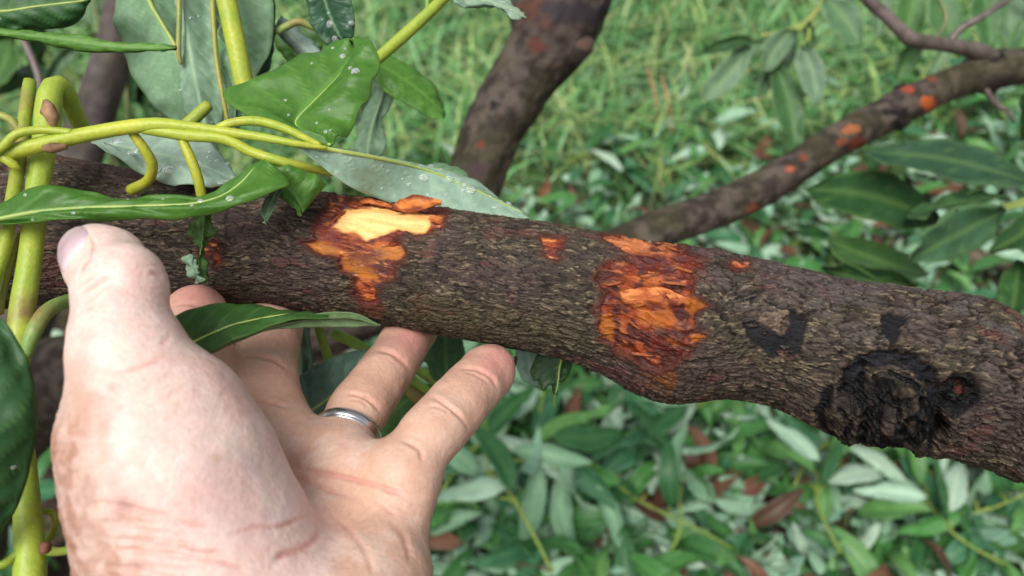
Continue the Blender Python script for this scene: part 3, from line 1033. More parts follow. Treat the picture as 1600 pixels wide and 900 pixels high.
    for i in range(15):
        y0 = 790 + 9.5 * i
        x0 = 112 + rr.uniform(0, 40)
        C.append((anyp, [(x0, y0), (x0 + 45, y0 + rr.uniform(-10, 14)), (x0 + 110 + rr.uniform(0, 60), y0 + 12 + rr.uniform(-6, 10)), (x0 + 180 + rr.uniform(0, 90), y0 + 18 + rr.uniform(-6, 16))], rr.uniform(.22, .46), rr.uniform(3, 5)))
    for i in range(60):
        sel, (ax_, ay_), an = [(PL, (rr.uniform(470, 650), rr.uniform(720, 890)), rr.uniform(-.9, 1.4)), (TH_, (rr.uniform(150, 420), rr.uniform(560, 800)), rr.uniform(-.7, .4)),
                               (TH_, (rr.uniform(120, 250), rr.uniform(420, 540)), rr.uniform(-.6, .2))][i % 3]
        l_ = rr.uniform(10, 45)
        C.append((sel, [(ax_, ay_), (ax_ + l_ * math.cos(an), ay_ + l_ * math.sin(an))], rr.uniform(.03, .09), rr.uniform(2.5, 4)))
    jx = 5 * (fbm(px / 22, py / 22, seed=210) - .5)
    jy = 5 * (fbm(px / 22, py / 22, seed=211) - .5)
    for sel, pts, amp, wd in C:
        p = resample([(a, b) for a, b in pts], 24) if len(pts) > 2 else np.array(pts, float)
        bb = (px > p[:, 0].min() - 25) & (px < p[:, 0].max() + 25) & (py > p[:, 1].min() - 25) & (py < p[:, 1].max() + 25) & sel & near & (nc > -.1)
        dd = line_d(px[bb] + jx[bb], py[bb] + jy[bb], p)
        L_ = np.linalg.norm(p[-1] - p[0]) + 1e-6
        e_ = (p[-1] - p[0]) / L_
        t_ = ((px[bb] - p[0, 0]) * e_[0] + (py[bb] - p[0, 1]) * e_[1]) / L_
        tap = sstep(-.03, .28, t_) * sstep(1.03, .72, t_)
        wd = wd * .78
        amp = amp * 1.12 * (.25 + .75 * tap) * tap * (.6 + .8 * vn(px[bb] / 16, py[bb] / 16, seed=215))
        k = np.exp(-(dd / wd) ** 2)
        disp[bb] -= amp * k - .18 * amp * np.exp(-((dd - 2.2 * wd) / wd) ** 2)
        red[bb] = np.maximum(red[bb], np.clip(amp * 1.8, 0, 1) * np.exp(-(dd / (wd * 1.2)) ** 2))
    red *= 1 - .55 * sstep(340, 260, px) * sstep(770, 800, py)
    lumps = fbm(v[:, 0] / 14, v[:, 1] / 14, v[:, 2] / 14, seed=220, oct=3) - .5
    disp += 1.1 * lumps + .22 * (fbm(v[:, 0] / 2.6, v[:, 1] / 2.6, v[:, 2] / 2.6, seed=221, oct=3) - .5)
    # heavier weathered skin along the outer edge of the wrist and thumb base
    tan_ = sstep(205, 100, px - .15 * (py - 640)) * sstep(540, 680, py)
    tan_ = np.maximum(tan_, sstep(300, 150, px) * sstep(750, 850, py))
    disp += tan_ * .5 * (fbm(px / 13, py / 6, seed=222, oct=3) - .5)
    v = v + n * disp[:, None]
    # fine skin lines: two crossing families of short furrows
    l1 = np.abs(fbm((px + py) / 26, (px - py) / 4.2, seed=240, oct=3) - .5)
    l2 = np.abs(fbm((px - 1.2 * py) / 26, (px + .8 * py) / 4.6, seed=241, oct=3) - .5)
    furrow = (np.exp(-(l1 / .035) ** 2) + np.exp(-(l2 / .035) ** 2)) * fr
    disp2 = -.055 * furrow
    v = v + n * disp2[:, None]
    # skin colours
    nn = fbm(v[:, 0] / 9, v[:, 1] / 9, v[:, 2] / 9, seed=230, oct=4)
    n2 = fbm(v[:, 0] / 3, v[:, 1] / 3, v[:, 2] / 3, seed=231, oct=3)
    col = np.zeros((len(v), 3)) + np.array([.62, .385, .295])
    mx = lambda c, b, t: c + (np.asarray(b) - c) * np.asarray(t)[:, None]
    col = mx(col, [.78, .585, .53], thw * .88)
    col = mx(col, [.62, .47, .46], thw * sstep(60, 0, np.hypot(px - 385, py - 760) - 60) * .5)
    col = mx(col, [.60, .40, .265], (1 - thw) * PL * sstep(.4, .65, nn) * .7)
    col = mx(col, [.62, .33, .28], sstep(.47, .64, nn) * .32)
    col = mx(col, [.68, .52, .43], sstep(.47, .34, nn) * .5)
    n3 = fbm(v[:, 0] / 1.3, v[:, 1] / 1.3, v[:, 2] / 1.3, seed=232, oct=3)
    col = col * (1 + .20 * (n2 - .5) + .20 * (n3 - .5) - .05 * np.clip(furrow, 0, 1))[:, None]
    col = mx(col, [.66, .36, .31], thw * sstep(.52, .66, n2) * .18)
    tips = np.maximum.reduce([np.exp(-(np.hypot(px - a, py - b) / r) ** 2) for a, b, r in ((775, 562, 38), (645, 530, 45), (305, 455, 55))]) * (PK | RG | IX)
    col = mx(col, [.62, .27, .235], tips * .75)
    col = mx(col, [.60, .29, .24], sstep(0, 1, red) * .8)
    col = mx(col, [.60, .36, .25], (PK | RG | MD | IX) * (1 - tips) * .5)
    col = mx(col, [.33, .165, .10], tan_ * (.45 + .5 * sstep(.35, .65, n2)) * (.45 + .8 * nn) * .95)
    col = mx(col, [.36, .18, .16], np.exp(-(np.hypot((px - 193) / 17, (py - 790) / 14)) ** 2) * .75)
    col = mx(col, [.42, .25, .17], np.exp(-(np.hypot((px - 338) / 11, (py - 717) / 10)) ** 2) * .7)
    col = mx(col, [.42, .25, .19], np.exp(-(np.hypot((px - 175) / 9, (py - 605) / 7)) ** 2) * .6)
    col = mx(col, [.50, .29, .2], np.exp(-(np.hypot((px - 120) / 22, (py - 625) / 60)) ** 2) * .5)
    col = np.clip(col, .02, 1)
    root = empty('hand', tw(cs(380, 800, .19)))
    tag(root, 'left hand held palm up under the branch, fingers reaching beneath it and thumb raised', 'hand')
    o = obj('skin', tw(v), f, SKIN, root, cols=col)
    # ---- thumb nail: a curved plate lying on the outer side of the thumb tip
    a, b = cs(147, 388, .2045), cs(176, 440, .196)
    axis = (b - a) / np.linalg.norm(b - a)
    out_d = np.array([-.12, .05, 1.0])
    out_d -= axis * (out_d @ axis)
    out_d /= np.linalg.norm(out_d)
    sid = np.cross(axis, out_d)
    from mathutils.bvhtree import BVHTree
    bv = BVHTree.FromPolygons([Vector(x) for x in v], f.tolist())
    nu, nv_ = 26, 18
    V = []
    for i in range(nu):
        u = i / (nu - 1)
        for j in range(nv_):
            t = j / (nv_ - 1) * 2 - 1
            half = 37 * (1 - .30 * (2 * abs(u - .5)) ** 4)
            an = math.radians(t * half)
            dr = out_d * math.cos(an) + sid * math.sin(an)
            ends = 1 - .16 * t * t
            ctr = a + (b - a) * (.5 + (u - .5) * 1.08 * ends) + axis * -3.4
            hit = bv.ray_cast(Vector(ctr + dr * 30), Vector(-dr))
            p = np.array(hit[0]) if hit[0] else ctr + dr * 11
            edge = max(abs(t), abs(2 * u - 1) if u > .5 else .0)
            V.append(p + dr * (.42 - .5 * edge ** 6))
    V = np.array(V)
    ff = grid_faces(nu, nv_)
    cn = np.zeros((len(V), 3)) + np.array([.53, .385, .42])
    uu = np.repeat(np.linspace(0, 1, nu), nv_)
    cn = cn + (np.array([.72, .60, .56]) - cn) * sstep(.12, .02, uu)[:, None]
    cn = cn + (np.array([.68, .55, .55]) - cn) * sstep(.78, .95, uu)[:, None]
    nl = obj('fingernail', tw(V), ff, NAIL, root, cols=cn)
    nl['label'] = 'pale lilac thumb nail'
    # sliver of the little finger's nail with dirt under it
    base, tip = cs(784, 588, .2585), cs(795, 556, .2615)
    V = []
    for i in range(10):
        for j in range(7):
            u, t = i / 9, j / 6 * 2 - 1
            p = base + (tip - base) * u
            V.append(p + np.array([.0, 0, 1.0]) * (-6.5 + 2.2 * t) + np.array([1, -.25, 0]) * (3.6 - 1.1 * t * t - .7 * (2 * u - 1) ** 4) + np.array([.25, 1, 0]) * (-.8 * t * t * (u - .5)))
    nl = obj('fingernail', tw(np.array(V)), grid_faces(10, 7), NAIL, root, cols=np.zeros((70, 3)) + np.array([.05, .03, .028]))
    nl['label'] = 'dark edge of the little finger nail'
    return root, tw, v, f


hand, TW, HV, HF = build_hand()


def build_ring():
    M = NT('silver')
    M.b.inputs['Metallic'].default_value = 1
    M.b.inputs['Base Color'].default_value = (.78, .78, .77, 1)
    n1 = M.noise(900, 3)
    mr = M.n('MapRange')
    mr.inputs['To Min'].default_value, mr.inputs['To Max'].default_value = .12, .34
    M.l(n1, mr.inputs['Value'])
    M.l(mr.outputs[0], M.b.inputs['Roughness'])
    a, b = cs(557, 645, .244), cs(528, 715, .230)
    ax = (b - a) / np.linalg.norm(b - a)
    ctr = a + (b - a) * .52
    s1 = np.cross(ax, [0, 0, 1.0])
    s1 /= np.linalg.norm(s1)
    s2 = np.cross(ax, s1)
    prof = [(-2.6, -.35), (-2.45, .22), (-1.9, .42), (-1.65, .18), (-1.4, .48), (-.6, .68), (.4, .68), (1.3, .48), (1.6, .18), (1.9, .42), (2.4, .22), (2.6, -.35), (0, -.5)]
    k = 72
    th = np.linspace(0, 2 * math.pi, k, endpoint=False)
    R0 = 10.35
    V = np.array([[ctr + ax * z * .75 + (math.cos(t) * s1 + math.sin(t) * s2) * (R0 + h) for z, h in prof] for t in th])
    m = len(prof)
    i, j = np.meshgrid(np.arange(k), np.arange(m), indexing='ij')
    i, j = i.ravel(), j.ravel()
    f = np.stack([i * m + j, i * m + (j + 1) % m, ((i + 1) % k) * m + (j + 1) % m, ((i + 1) % k) * m + j], 1)
    o = obj('ring', TW(V.reshape(-1, 3)), f, M.m)
    tag(o, 'plain silver ring with two fine grooves on the ring finger', 'ring')


build_ring()
# ------------------------------------------------------------------ leaves
def leaf_sheet(cen_L, cen_M, cen_R, n, m, thick, seed, arch=0.0, wave=0.0, nvein=9, vrel=0.00025):
    "two-sided blade from left edge, midrib and right edge (world points n x 3); returns verts, faces, mat index, vein"
    rr = np.random.default_rng(seed)
    t = np.linspace(0, 1, m)
    q = np.concatenate([cen_L[:, None] * (1 - t)[None, :, None] + cen_M[:, None] * t[None, :, None],
                        (cen_M[:, None] * (1 - t[1:])[None, :, None] + cen_R[:, None] * t[None, 1:, None])], 1)
    M2 = 2 * m - 1
    vv = np.concatenate([t - 1, t[1:]])                       # -1 .. 0 .. 1 across
    uu = np.linspace(0, 1, n)
    du = np.gradient(q, axis=0)
    dv = np.gradient(q, axis=1)
    nr = np.cross(du, dv)
    nr /= np.linalg.norm(nr, axis=2)[..., None] + 1e-12
    nr = np.where(np.isnan(nr), 0, nr)
    av = np.abs(vv)[None] + 0 * uu[:, None]
    U = uu[:, None] + 0 * av
    ph = U * nvein - av * 1.5 + (vv[None] > 0) * .45 + .25 * (vn(U * 4, av * 2, seed=seed) - .5)
    fr_ = np.abs(ph - np.round(ph))
    lat = np.exp(-(fr_ / .055) ** 2) * sstep(1.0, .75, av) * sstep(0, .08, av)
    mid = np.exp(-(av / (.05 + .02 * (1 - U))) ** 2)
    net = .22 * sstep(.5, .62, vn(U * 60, vv[None] * 14 + 0 * U, seed=seed + 2))
    vein = np.clip(np.maximum(mid, lat * .62) + net * .3 * (1 - mid), 0, 1)
    h = arch * (1 - (2 * av - 1) ** 2) * (-1) + wave * (vn(U * 7 + 3, vv[None] * 1.5 + 7 + 0 * U, seed=seed + 5) - .5) * av + wave * .5 * (vn(U * 16, vv[None] * 3 + 0 * U, seed=seed + 6) - .5) * av ** 2
    h = h * sstep(0, .06, U) * sstep(1, .94, U)
    bul = .5 * (1 - np.cos(2 * np.pi * ph)) * sstep(0, .2, av) * sstep(1, .8, av) * vrel * 1.6
    a = q + nr * (h - vrel * lat + bul - vrel * 1.2 * mid)[..., None]
    b = a + nr * thick
    N = n * M2
    v = np.vstack([a.reshape(-1, 3), b.reshape(-1, 3)])
    fa = grid_faces(n, M2)
    ring = np.concatenate([np.arange(M2), np.arange(1, n) * M2 + M2 - 1, (n - 1) * M2 + np.arange(M2 - 2, -1, -1), np.arange(n - 2, 0, -1) * M2])
    side = np.stack([ring, np.roll(ring, -1), np.roll(ring, -1) + N, ring + N], 1)
    f = np.vstack([fa[:, ::-1], fa + N, side])
    mi = np.concatenate([np.zeros(len(fa)), np.ones(len(fa)), np.zeros(len(side))]).astype(int)
    # paler thin rim
    vein = np.maximum(vein, .8 * sstep(.965, .99, av))
    return v, f, mi, np.concatenate([vein.ravel()] * 2), nr


G_UP = (.068, .185, .026)
G_DARK = (.028, .085, .030)
G_PALE = (.235, .355, .245)
G_PALE2 = (.135, .24, .135)
G_MID = (.085, .19, .05)
Y_STEM = (.42, .47, .055)
Y_STEM2 = (.30, .36, .045)
G_STEM = (.20, .32, .09)


def leaf(name, L, M, R, color, side='up', parent=None, seed=1, n=64, m=12, arch=.0012, wave=.004, thick=.0004, nvein=9, other=None, drops=0, midrib=None, label=None):
    "side: which face of the leaf looks at the photographer"
    a, b, c = (P(*resample(x, n).T) for x in (L, M, R))
    v, f, mi, vein, nr = leaf_sheet(a, b, c, n, m, thick, seed, arch, wave, nvein)
    k = n // 2 * (2 * m - 1) + m - 1
    toward = (CAMP - b[n // 2]) @ nr[n // 2, m - 1] > 0        # second sheet (b) lies along +nr
    up = side == 'up'
    mats = [LEAF_UP, LEAF_DN] if (up != toward) else [LEAF_DN, LEAF_UP]
    o = obj(name, v, f, mats, parent, color=color, mat_idx=mi, attrs={'vein': vein})
    if label: o['label'] = label
    if midrib:
        s_ = 1 if toward else -1
        ctr = b + nr[:, m - 1] * (s_ * .0001 + (thick if toward else 0))
        tv, tf, uv = tube_mesh(ctr[1:-2], np.linspace(midrib, midrib * .35, n - 3), 8)
        mo = obj('midrib', tv, tf, STEM, None, loc=wloc(o), color=(.36, .45, .13))
        mo.parent = o
        mo.location = (0, 0, 0)
    if drops:
        rr = np.random.default_rng(seed + 50)
        g = v[:n * (2 * m - 1)].reshape(n, 2 * m - 1, 3)
        s_ = 1.0 if toward else -1.0
        for i in range(drops):
            iu, iv = rr.integers(4, n - 6), rr.integers(2, 2 * m - 3)
            p = g[iu, iv] + nr[iu, iv] * (thick if toward else 0)
            w_drop(p, nr[iu, iv] * s_, rr.choice([.0006, .0008, .0011, .0016], p=[.4, .3, .2, .1]), o)
    return o


def water_material():
    M = NT('water')
    M.b.inputs['Base Color'].default_value = (.97, .99, .98, 1)
    M.b.inputs['Roughness'].default_value = .03
    M.b.inputs['IOR'].default_value = 1.33
    M.b.inputs['Transmission Weight'].default_value = .85
    n1 = M.noise(200, 2)
    M.bump(n1, .05, .0001)
    return M.m


WATER = water_material()
_drop = None


def w_drop(p, nrm, r, parent):
    "a flattened bead of water lying on a leaf"
    global _drop
    if _drop is None:
        a, b = 7, 12
        V = [[math.sin(i / (a - 1) * 1.75) * math.cos(2 * math.pi * j / b), math.sin(i / (a - 1) * 1.75) * math.sin(2 * math.pi * j / b), .62 * math.cos(i / (a - 1) * 1.75)] for i in range(a) for j in range(b)]
        _drop = mesh_from('water_drop', np.array(V), grid_faces(a, b, True))
        _drop.materials.append(WATER)
    o = bpy.data.objects.new('water_drop', _drop)
    COL.objects.link(o)
    o.parent = parent
    z = Vector(nrm)
    o.matrix_local = Matrix.Translation(Vector(p - wloc(parent))) @ z.to_track_quat('Z', 'Y').to_matrix().to_4x4() @ Matrix.Diagonal((r * random.uniform(.85, 1.3), r, r * random.uniform(.7, 1.0), 1))


def Dp(pts, d):
    "give a constant or interpolated depth to (x, y) points"
    if isinstance(d, (int, float)):
        return [(x, y, d) for x, y in pts]
    t = np.linspace(0, 1, len(pts))
    dd = np.interp(t, np.linspace(0, 1, len(d)), d)
    return [(x, y, z) for (x, y), z in zip(pts, dd)]


# ---- the lying shoot that crosses in front of the branch
root = empty('leafy_shoot', P(60, 228, .238))
tag(root, 'bent yellow-green shoot lying across the branch with a pale dewy end leaf', 'shoot')
sh = root
tube('stem', [(-60, 262, .236, 13), (0, 242, .237, 13), (60, 227, .238, 12.5), (150, 207, .239, 11.5), (235, 195, .240, 11), (300, 199, .241, 8.5), (400, 213, .242, 7), (460, 224, .2425, 5.5), (510, 231, .246, 3)], STEM, root, 16, color=Y_STEM, bump=.05, seed=3)
tube('side_stem', [(225, 201, .2405, 9), (290, 211, .241, 9.5), (350, 217, .242, 9), (395, 238, .2435, 8), (450, 255, .245, 7.5), (500, 266, .255, 6.5), (535, 272, .262, 5)], STEM, root, 14, color=Y_STEM, bump=.05, seed=4)
tube('petiole', [(335, 203, .2425, 6), (362, 192, .243, 7), (400, 189, .244, 7.5), (440, 199, .245, 7), (475, 215, .246, 6), (500, 228, .247, 5)], STEM, root, 12, color=Y_STEM, seed=5)
tube('petiole', [(207, 208, .242, 7), (226, 234, .244, 8), (238, 258, .247, 8.5), (231, 282, .252, 8), (205, 297, .258, 9)], STEM, root, 12, color=(.40, .40, .04), seed=6)
tube('petiole', [(283, 215, .242, 7), (298, 248, .242, 8), (309, 278, .243, 8), (316, 312, .245, 7.5)], STEM, root, 12, color=(.42, .42, .04), seed=7)
tube('petiole', [(236, 252, .262, 9), (268, 218, .264, 10), (300, 188, .266, 10), (326, 164, .268, 9)], STEM, root, 12, color=Y_STEM2, seed=8)
tube('petiole', [(112, 207, .2375, 6), (65, 203, .236, 6.5), (28, 209, .234, 7), (8, 226, .2335, 7), (-14, 246, .234, 6)], STEM, root, 12, color=Y_STEM, seed=9)
tube('petiole', [(-20, 238, .236, 8), (5, 246, .236, 8), (22, 258, .237, 7), (30, 264, .238, 4)], STEM, root, 10, color=Y_STEM, seed=10)
tube('bark_scar', [(68, 232, .2345, 5), (85, 231, .234, 8), (104, 229, .2345, 4)], simple('scar', (.16, .09, .04), .8, nscale=300), root, 10, bump=.5, seed=11)
# pale leaf with drops
leaf('leaf', Dp([(452, 222), (540, 233), (620, 247), (700, 270), (755, 292), (800, 318), (827, 339)], [.245, .260, .277, .283, .28]),
     Dp([(452, 223), (540, 238), (600, 249), (660, 264), (720, 287), (780, 315), (827, 339)], [.2438, .255, .271, .277, .277]),
     Dp([(452, 224), (490, 250), (540, 288), (600, 314), (680, 333), (760, 340), (827, 340)], [.243, .249, .2655, .2695, .274]), (.30, .44, .34), 'down', root, 21, wave=.004, arch=.0004, drops=34, midrib=.0009, nvein=8,
     label='pale blue-green leaf underside beaded with water drops')
leaf('leaf', Dp([(600, 268), (650, 258), (700, 260), (738, 282)], .297), Dp([(600, 269), (650, 263), (700, 266), (736, 286)], .294), Dp([(600, 270), (650, 273), (700, 285), (734, 292)], .291), G_PALE2, 'up', root, 22, n=30, m=6, drops=8)
# long leaf with a torn hole on the left, tip turned up
leaf('leaf', Dp([(-60, 338), (0, 313), (40, 298), (90, 293), (140, 297), (190, 305), (230, 303), (270, 305), (318, 306), (352, 283), (378, 262), (404, 251)], [.228, .231, .234, .240]),
     Dp([(-60, 352), (0, 342), (60, 331), (130, 325), (200, 323), (260, 321), (305, 318), (345, 307), (374, 288), (395, 266), (408, 250)], [.226, .229, .232, .238]),
     Dp([(-60, 356), (0, 350), (60, 348), (150, 342), (230, 339), (290, 336), (340, 332), (395, 318), (440, 296), (452, 288), (440, 270), (412, 250)], [.226, .228, .231, .236]), G_UP, 'up', root, 23, wave=.006, midrib=.0008, drops=10, nvein=7, label='long green leaf across the thumb tip')
leaf('leaf', Dp([(405, 252), (450, 258), (490, 272), (510, 288)], [.244, .247]), Dp([(408, 254), (430, 275), (460, 305), (472, 334)], [.243, .246]), Dp([(404, 258), (410, 285), (432, 305), (452, 320), (472, 336)], [.242, .245]), G_UP, 'up', root, 24, n=30, m=8, wave=.004, label='broken dark green leaf beside the cream wound')
leaf('leaf_shred', Dp([(430, 292), (418, 305), (408, 326), (412, 348)], .240), Dp([(434, 294), (424, 312), (418, 330), (413, 349)], .2395), Dp([(440, 298), (432, 316), (424, 334), (414, 350)], .240), G_PALE2, 'down', root, 25, n=20, m=4, wave=.003)
# whitish leaf lying on the bark behind the shoot
leaf('leaf', Dp([(142, 218), (190, 205), (260, 196), (320, 215), (352, 250), (372, 288)], [.262, .264, .258]), Dp([(142, 220), (200, 232), (260, 244), (310, 258), (345, 272), (373, 290)], [.258, .257, .256]),
     Dp([(144, 222), (180, 246), (225, 272), (280, 289), (330, 293), (373, 291)], [.256, .254, .255]), (.30, .42, .34), 'down', root, 26, wave=.005, drops=16, nvein=8, label='whitish leaf underside lying on the bark')
# the big cupped leaf
leaf('leaf', Dp([(520, 228), (470, 216), (420, 205), (375, 180), (350, 150), (390, 123), (440, 94), (490, 78), (545, 60)], [.250, .252, .262, .268, .272]),
     Dp([(520, 228), (490, 216), (462, 193), (490, 160), (520, 130), (545, 100), (562, 78), (572, 64)], [.250, .256, .262, .268, .272]),
     Dp([(520, 228), (540, 212), (556, 185), (572, 150), (584, 115), (588, 88), (582, 66), (566, 57), (552, 58)], [.250, .254, .258, .264, .270]), (.075, .20, .030), 'up', root, 27, wave=.006, arch=.003, drops=12, midrib=.0006, nvein=6, label='broad cupped green leaf with wet blotches')

# ---- hooked upright shoot at the left
root = empty('hooked_shoot', P(50, 890, .215))
tag(root, 'thick yellow-green upright shoot at the left edge, hooked over at its top', 'shoot')
tube('stem', [(46, 960, .205, 24), (47, 880, .208, 23), (43, 800, .213, 20), (38, 740, .217, 18), (30, 660, .222, 17), (27, 580, .227, 17), (33, 500, .231, 18.5), (45, 420, .235, 17.5), (54, 340, .240, 17), (62, 270, .245, 18), (72, 210, .249, 18.5), (76, 165, .252, 19), (82, 138, .254, 17), (94, 134, .257, 15), (106, 150, .261, 14), (116, 175, .266, 13), (130, 205, .272, 12)], STEM, root, 16, n=90, color=(.36, .44, .06), bump=.05, seed=13)
tube('bark_scar', [(72, 158, .2365, 6), (78, 172, .236, 12), (82, 186, .236, 11), (84, 198, .237, 5)], simple('scar_tissue', (.28, .16, .08), .8, nscale=260), root, 10, bump=.5, seed=14)
tube('side_stem', [(40, 556, .228, 9), (52, 520, .229, 12), (70, 490, .233, 12), (95, 474, .240, 11), (135, 464, .252, 10), (180, 455, .262, 9)], STEM, root, 14, color=G_STEM, seed=15)
tube('petiole', [(60, 858, .209, 10), (88, 862, .211, 7), (112, 858, .213, 7), (128, 850, .215, 6)], STEM, root, 10, color=(.30, .34, .06), seed=16)
tube('petiole', [(66, 800, .219, 5), (80, 800, .219, 5), (86, 815, .219, 5), (80, 835, .219, 6), (70, 850, .218, 5)], STEM, root, 10, color=Y_STEM2, seed=17)
tube('petiole', [(40, 850, .208, 8), (22, 870, .206, 7), (5, 882, .204, 7), (-30, 890, .202, 6)], STEM, root, 10, color=Y_STEM2, seed=18)
tube('bud_scar', [(64, 851, .199, 5), (70, 856, .1985, 9), (75, 862, .199, 5)], simple('bud_scar', (.14, .06, .03), .8, nscale=260), root, 10, bump=.5, seed=19)
leaf('leaf', Dp([(-60, 880), (-110, 780), (-120, 640), (-90, 540), (-40, 480)], [.20, .185, .18, .185, .195]), Dp([(-60, 882), (-35, 760), (-25, 650), (-28, 560), (-34, 484)], [.20, .190, .185, .187, .195]),
     Dp([(-55, 880), (5, 828), (38, 755), (55, 690), (58, 625), (46, 572), (22, 525), (-8, 488), (-36, 479)], [.20, .198, .194, .192, .193, .195]), (.030, .10, .034), 'up', root, 28, wave=.006, arch=.002, midrib=.0009, drops=6, label='dark glossy leaf at the left edge')
# ---- thin shoot beside it
root = empty('thin_shoot', P(-15, 460, .23))
tag(root, 'slender yellow-green shoot left of the hooked one, cut off at its top', 'shoot')
tube('stem', [(-30, 520, .226, 9), (-10, 440, .229, 10), (6, 390, .232, 10), (18, 320, .237, 10), (28, 260, .243, 10.5), (37, 195, .248, 10), (45, 140, .253, 10), (47, 126, .254, 9)], STEM, root, 12, color=Y_STEM2, bump=.06, seed=20)
tube('petiole', [(0, 490, .232, 5), (8, 440, .234, 6), (20, 400, .236, 6), (30, 365, .239, 5)], STEM, root, 10, color=(.32, .30, .07), seed=21)
tube('petiole', [(35, 215, .247, 5), (20, 190, .246, 6), (0, 180, .245, 6), (-20, 178, .245, 5)], STEM, root, 10, color=(.36, .38, .10), seed=22)

# ---- upright shoot with hanging pale leaves
root = empty('upright_shoot', P(382, 130, .285))
tag(root, 'upright yellow-green shoot rising behind the cupped leaf, hung with pale leaves', 'shoot')
tube('stem', [(388, 150, .286, 14), (380, 125, .285, 15), (371, 80, .284, 15.5), (363, 40, .283, 15.5), (352, -10, .282, 16), (340, -60, .28, 16)], STEM, root, 16, color=(.42, .47, .06), bump=.05, seed=23)
leaf('leaf', Dp([(178, -60), (180, 0), (186, 55), (205, 110), (235, 165), (268, 196), (300, 214)], .315), Dp([(215, -60), (233, 0), (255, 40), (275, 75), (290, 130), (300, 180), (304, 214)], .308), Dp([(268, -60), (285, 0), (300, 55), (310, 110), (314, 160), (308, 214)], .318), (.21, .36, .21), 'down', root, 29, wave=.006, midrib=.0012, label='broad pale leaf hanging at the top left')
leaf('leaf', Dp([(276, -50), (280, 10), (278, 80), (284, 150), (300, 205), (330, 232)], .306), Dp([(280, -50), (286, 10), (296, 80), (310, 150), (322, 200), (334, 234)], .303), Dp([(330, -50), (336, 10), (342, 80), (348, 140), (350, 200), (338, 236)], .308), (.23, .37, .25), 'down', root, 30, wave=.006, drops=8)
leaf('leaf', Dp([(336, -40), (338, 20), (342, 90), (350, 150), (362, 200)], .297), Dp([(344, -40), (350, 20), (360, 90), (368, 150), (366, 202)], .295), Dp([(420, -40), (428, 20), (422, 80), (400, 120), (372, 204)], .300), (.17, .30, .17), 'down', root, 31, wave=.007, drops=6)
tube('petiole', [(278, -40, .300, 4), (280, 20, .300, 4), (279, 80, .301, 4), (283, 100, .302, 3)], STEM, root, 8, color=(.32, .34, .10), seed=24)
tube('petiole', [(331, -40, .292, 4.5), (333, 20, .292, 4.5), (338, 90, .292, 4), (348, 150, .292, 4), (356, 190, .293, 3)], STEM, root, 8, color=(.32, .32, .07), seed=25)
leaf('leaf', Dp([(468, -30), (480, 10), (488, 40), (510, 70), (536, 66)], .30), Dp([(500, -30), (510, 10), (520, 35), (530, 55), (538, 66)], .297), Dp([(540, -30), (550, 10), (554, 35), (552, 56), (540, 67)], .30), (.035, .10, .055), 'up', root, 32, wave=.004, drops=8, label='dark blue-green leaf behind the cupped leaf')
leaf('leaf', Dp([(440, 24), (462, 40), (485, 62), (505, 92)], .318), Dp([(434, 32), (458, 58), (480, 78), (504, 94)], .316), Dp([(428, 42), (452, 74), (478, 92), (502, 97)], .318), (.26, .36, .32), 'down', root, 33, n=24, m=6)
tube('petiole', [(432, 50, .306, 6), (450, 40, .306, 6), (468, 34, .306, 6), (492, 44, .308, 5)], STEM, root, 10, color=(.28, .36, .10), seed=26)
leaf('leaf', Dp([(372, -30), (376, 10), (382, 50), (392, 88), (404, 122)], .311), Dp([(402, -30), (404, 10), (408, 50), (408, 90), (406, 124)], .309), Dp([(424, -30), (430, 20), (428, 60), (420, 100), (408, 126)], .312), (.05, .115, .05), 'up', root, 34, n=30, m=8)
leaf('leaf', Dp([(425, 50), (432, 70), (445, 92), (470, 120)], .345), Dp([(450, 40), (455, 62), (464, 88), (474, 122)], .342), Dp([(500, 20), (506, 50), (500, 90), (478, 124)], .345), (.06, .16, .03), 'up', root, 35, n=24, m=6)

# ---- slanting shoot at the top centre
root = empty('slanting_shoot', P(585, 95, .30))
tag(root, 'slanting yellow-green shoot at the top with a pale leaf reaching right to the tree limb', 'shoot')
tube('stem', [(560, 120, .306, 8), (590, 92, .302, 9), (630, 57, .298, 9.5), (670, 20, .294, 9), (700, -10, .29, 9), (730, -40, .286, 9)], STEM, root, 14, color=(.40, .46, .06), bump=.05, seed=27)
tube('petiole', [(668, 20, .294, 4), (668, 0, .293, 4), (672, -25, .292, 4)], STEM, root, 8, color=(.3, .4, .1), seed=28)
leaf('leaf', Dp([(690, -40), (730, -20), (770, -10), (800, 5), (822, 27)], .29), Dp([(690, -36), (730, -8), (770, 4), (800, 15), (822, 28)], .288), Dp([(688, -30), (715, 8), (750, 14), (778, 16), (800, 27), (822, 29)], .29), (.25, .37, .27), 'down', root, 36, wave=.005, drops=6, n=40)
leaf('leaf', Dp([(570, 84), (605, 86), (650, 108), (680, 138), (694, 165), (695, 183)], .350), Dp([(570, 93), (600, 106), (635, 127), (664, 150), (684, 170), (695, 184)], .342), Dp([(572, 104), (595, 135), (625, 158), (655, 174), (682, 183), (694, 185)], .338), (.10, .26, .04), 'up', root, 37, n=40, m=8, label='narrow bright green leaf below the slanting stem')
leaf('leaf', Dp([(590, 130), (575, 165), (560, 200), (556, 235), (575, 262)], .355), Dp([(604, 128), (592, 165), (580, 200), (574, 235), (577, 264)], .352), Dp([(614, 140), (608, 170), (598, 190), (604, 225), (580, 266)], .355), (.22, .36, .23), 'down', root, 38, n=36, m=8)
leaf('leaf', Dp([(540, 100), (535, 130), (545, 170), (560, 200)], .365), Dp([(565, 95), (560, 130), (562, 170), (564, 202)], .362), Dp([(590, 100), (592, 140), (584, 175), (568, 204)], .365), (.11, .2, .11), 'down', root, 39, n=30, m=8)

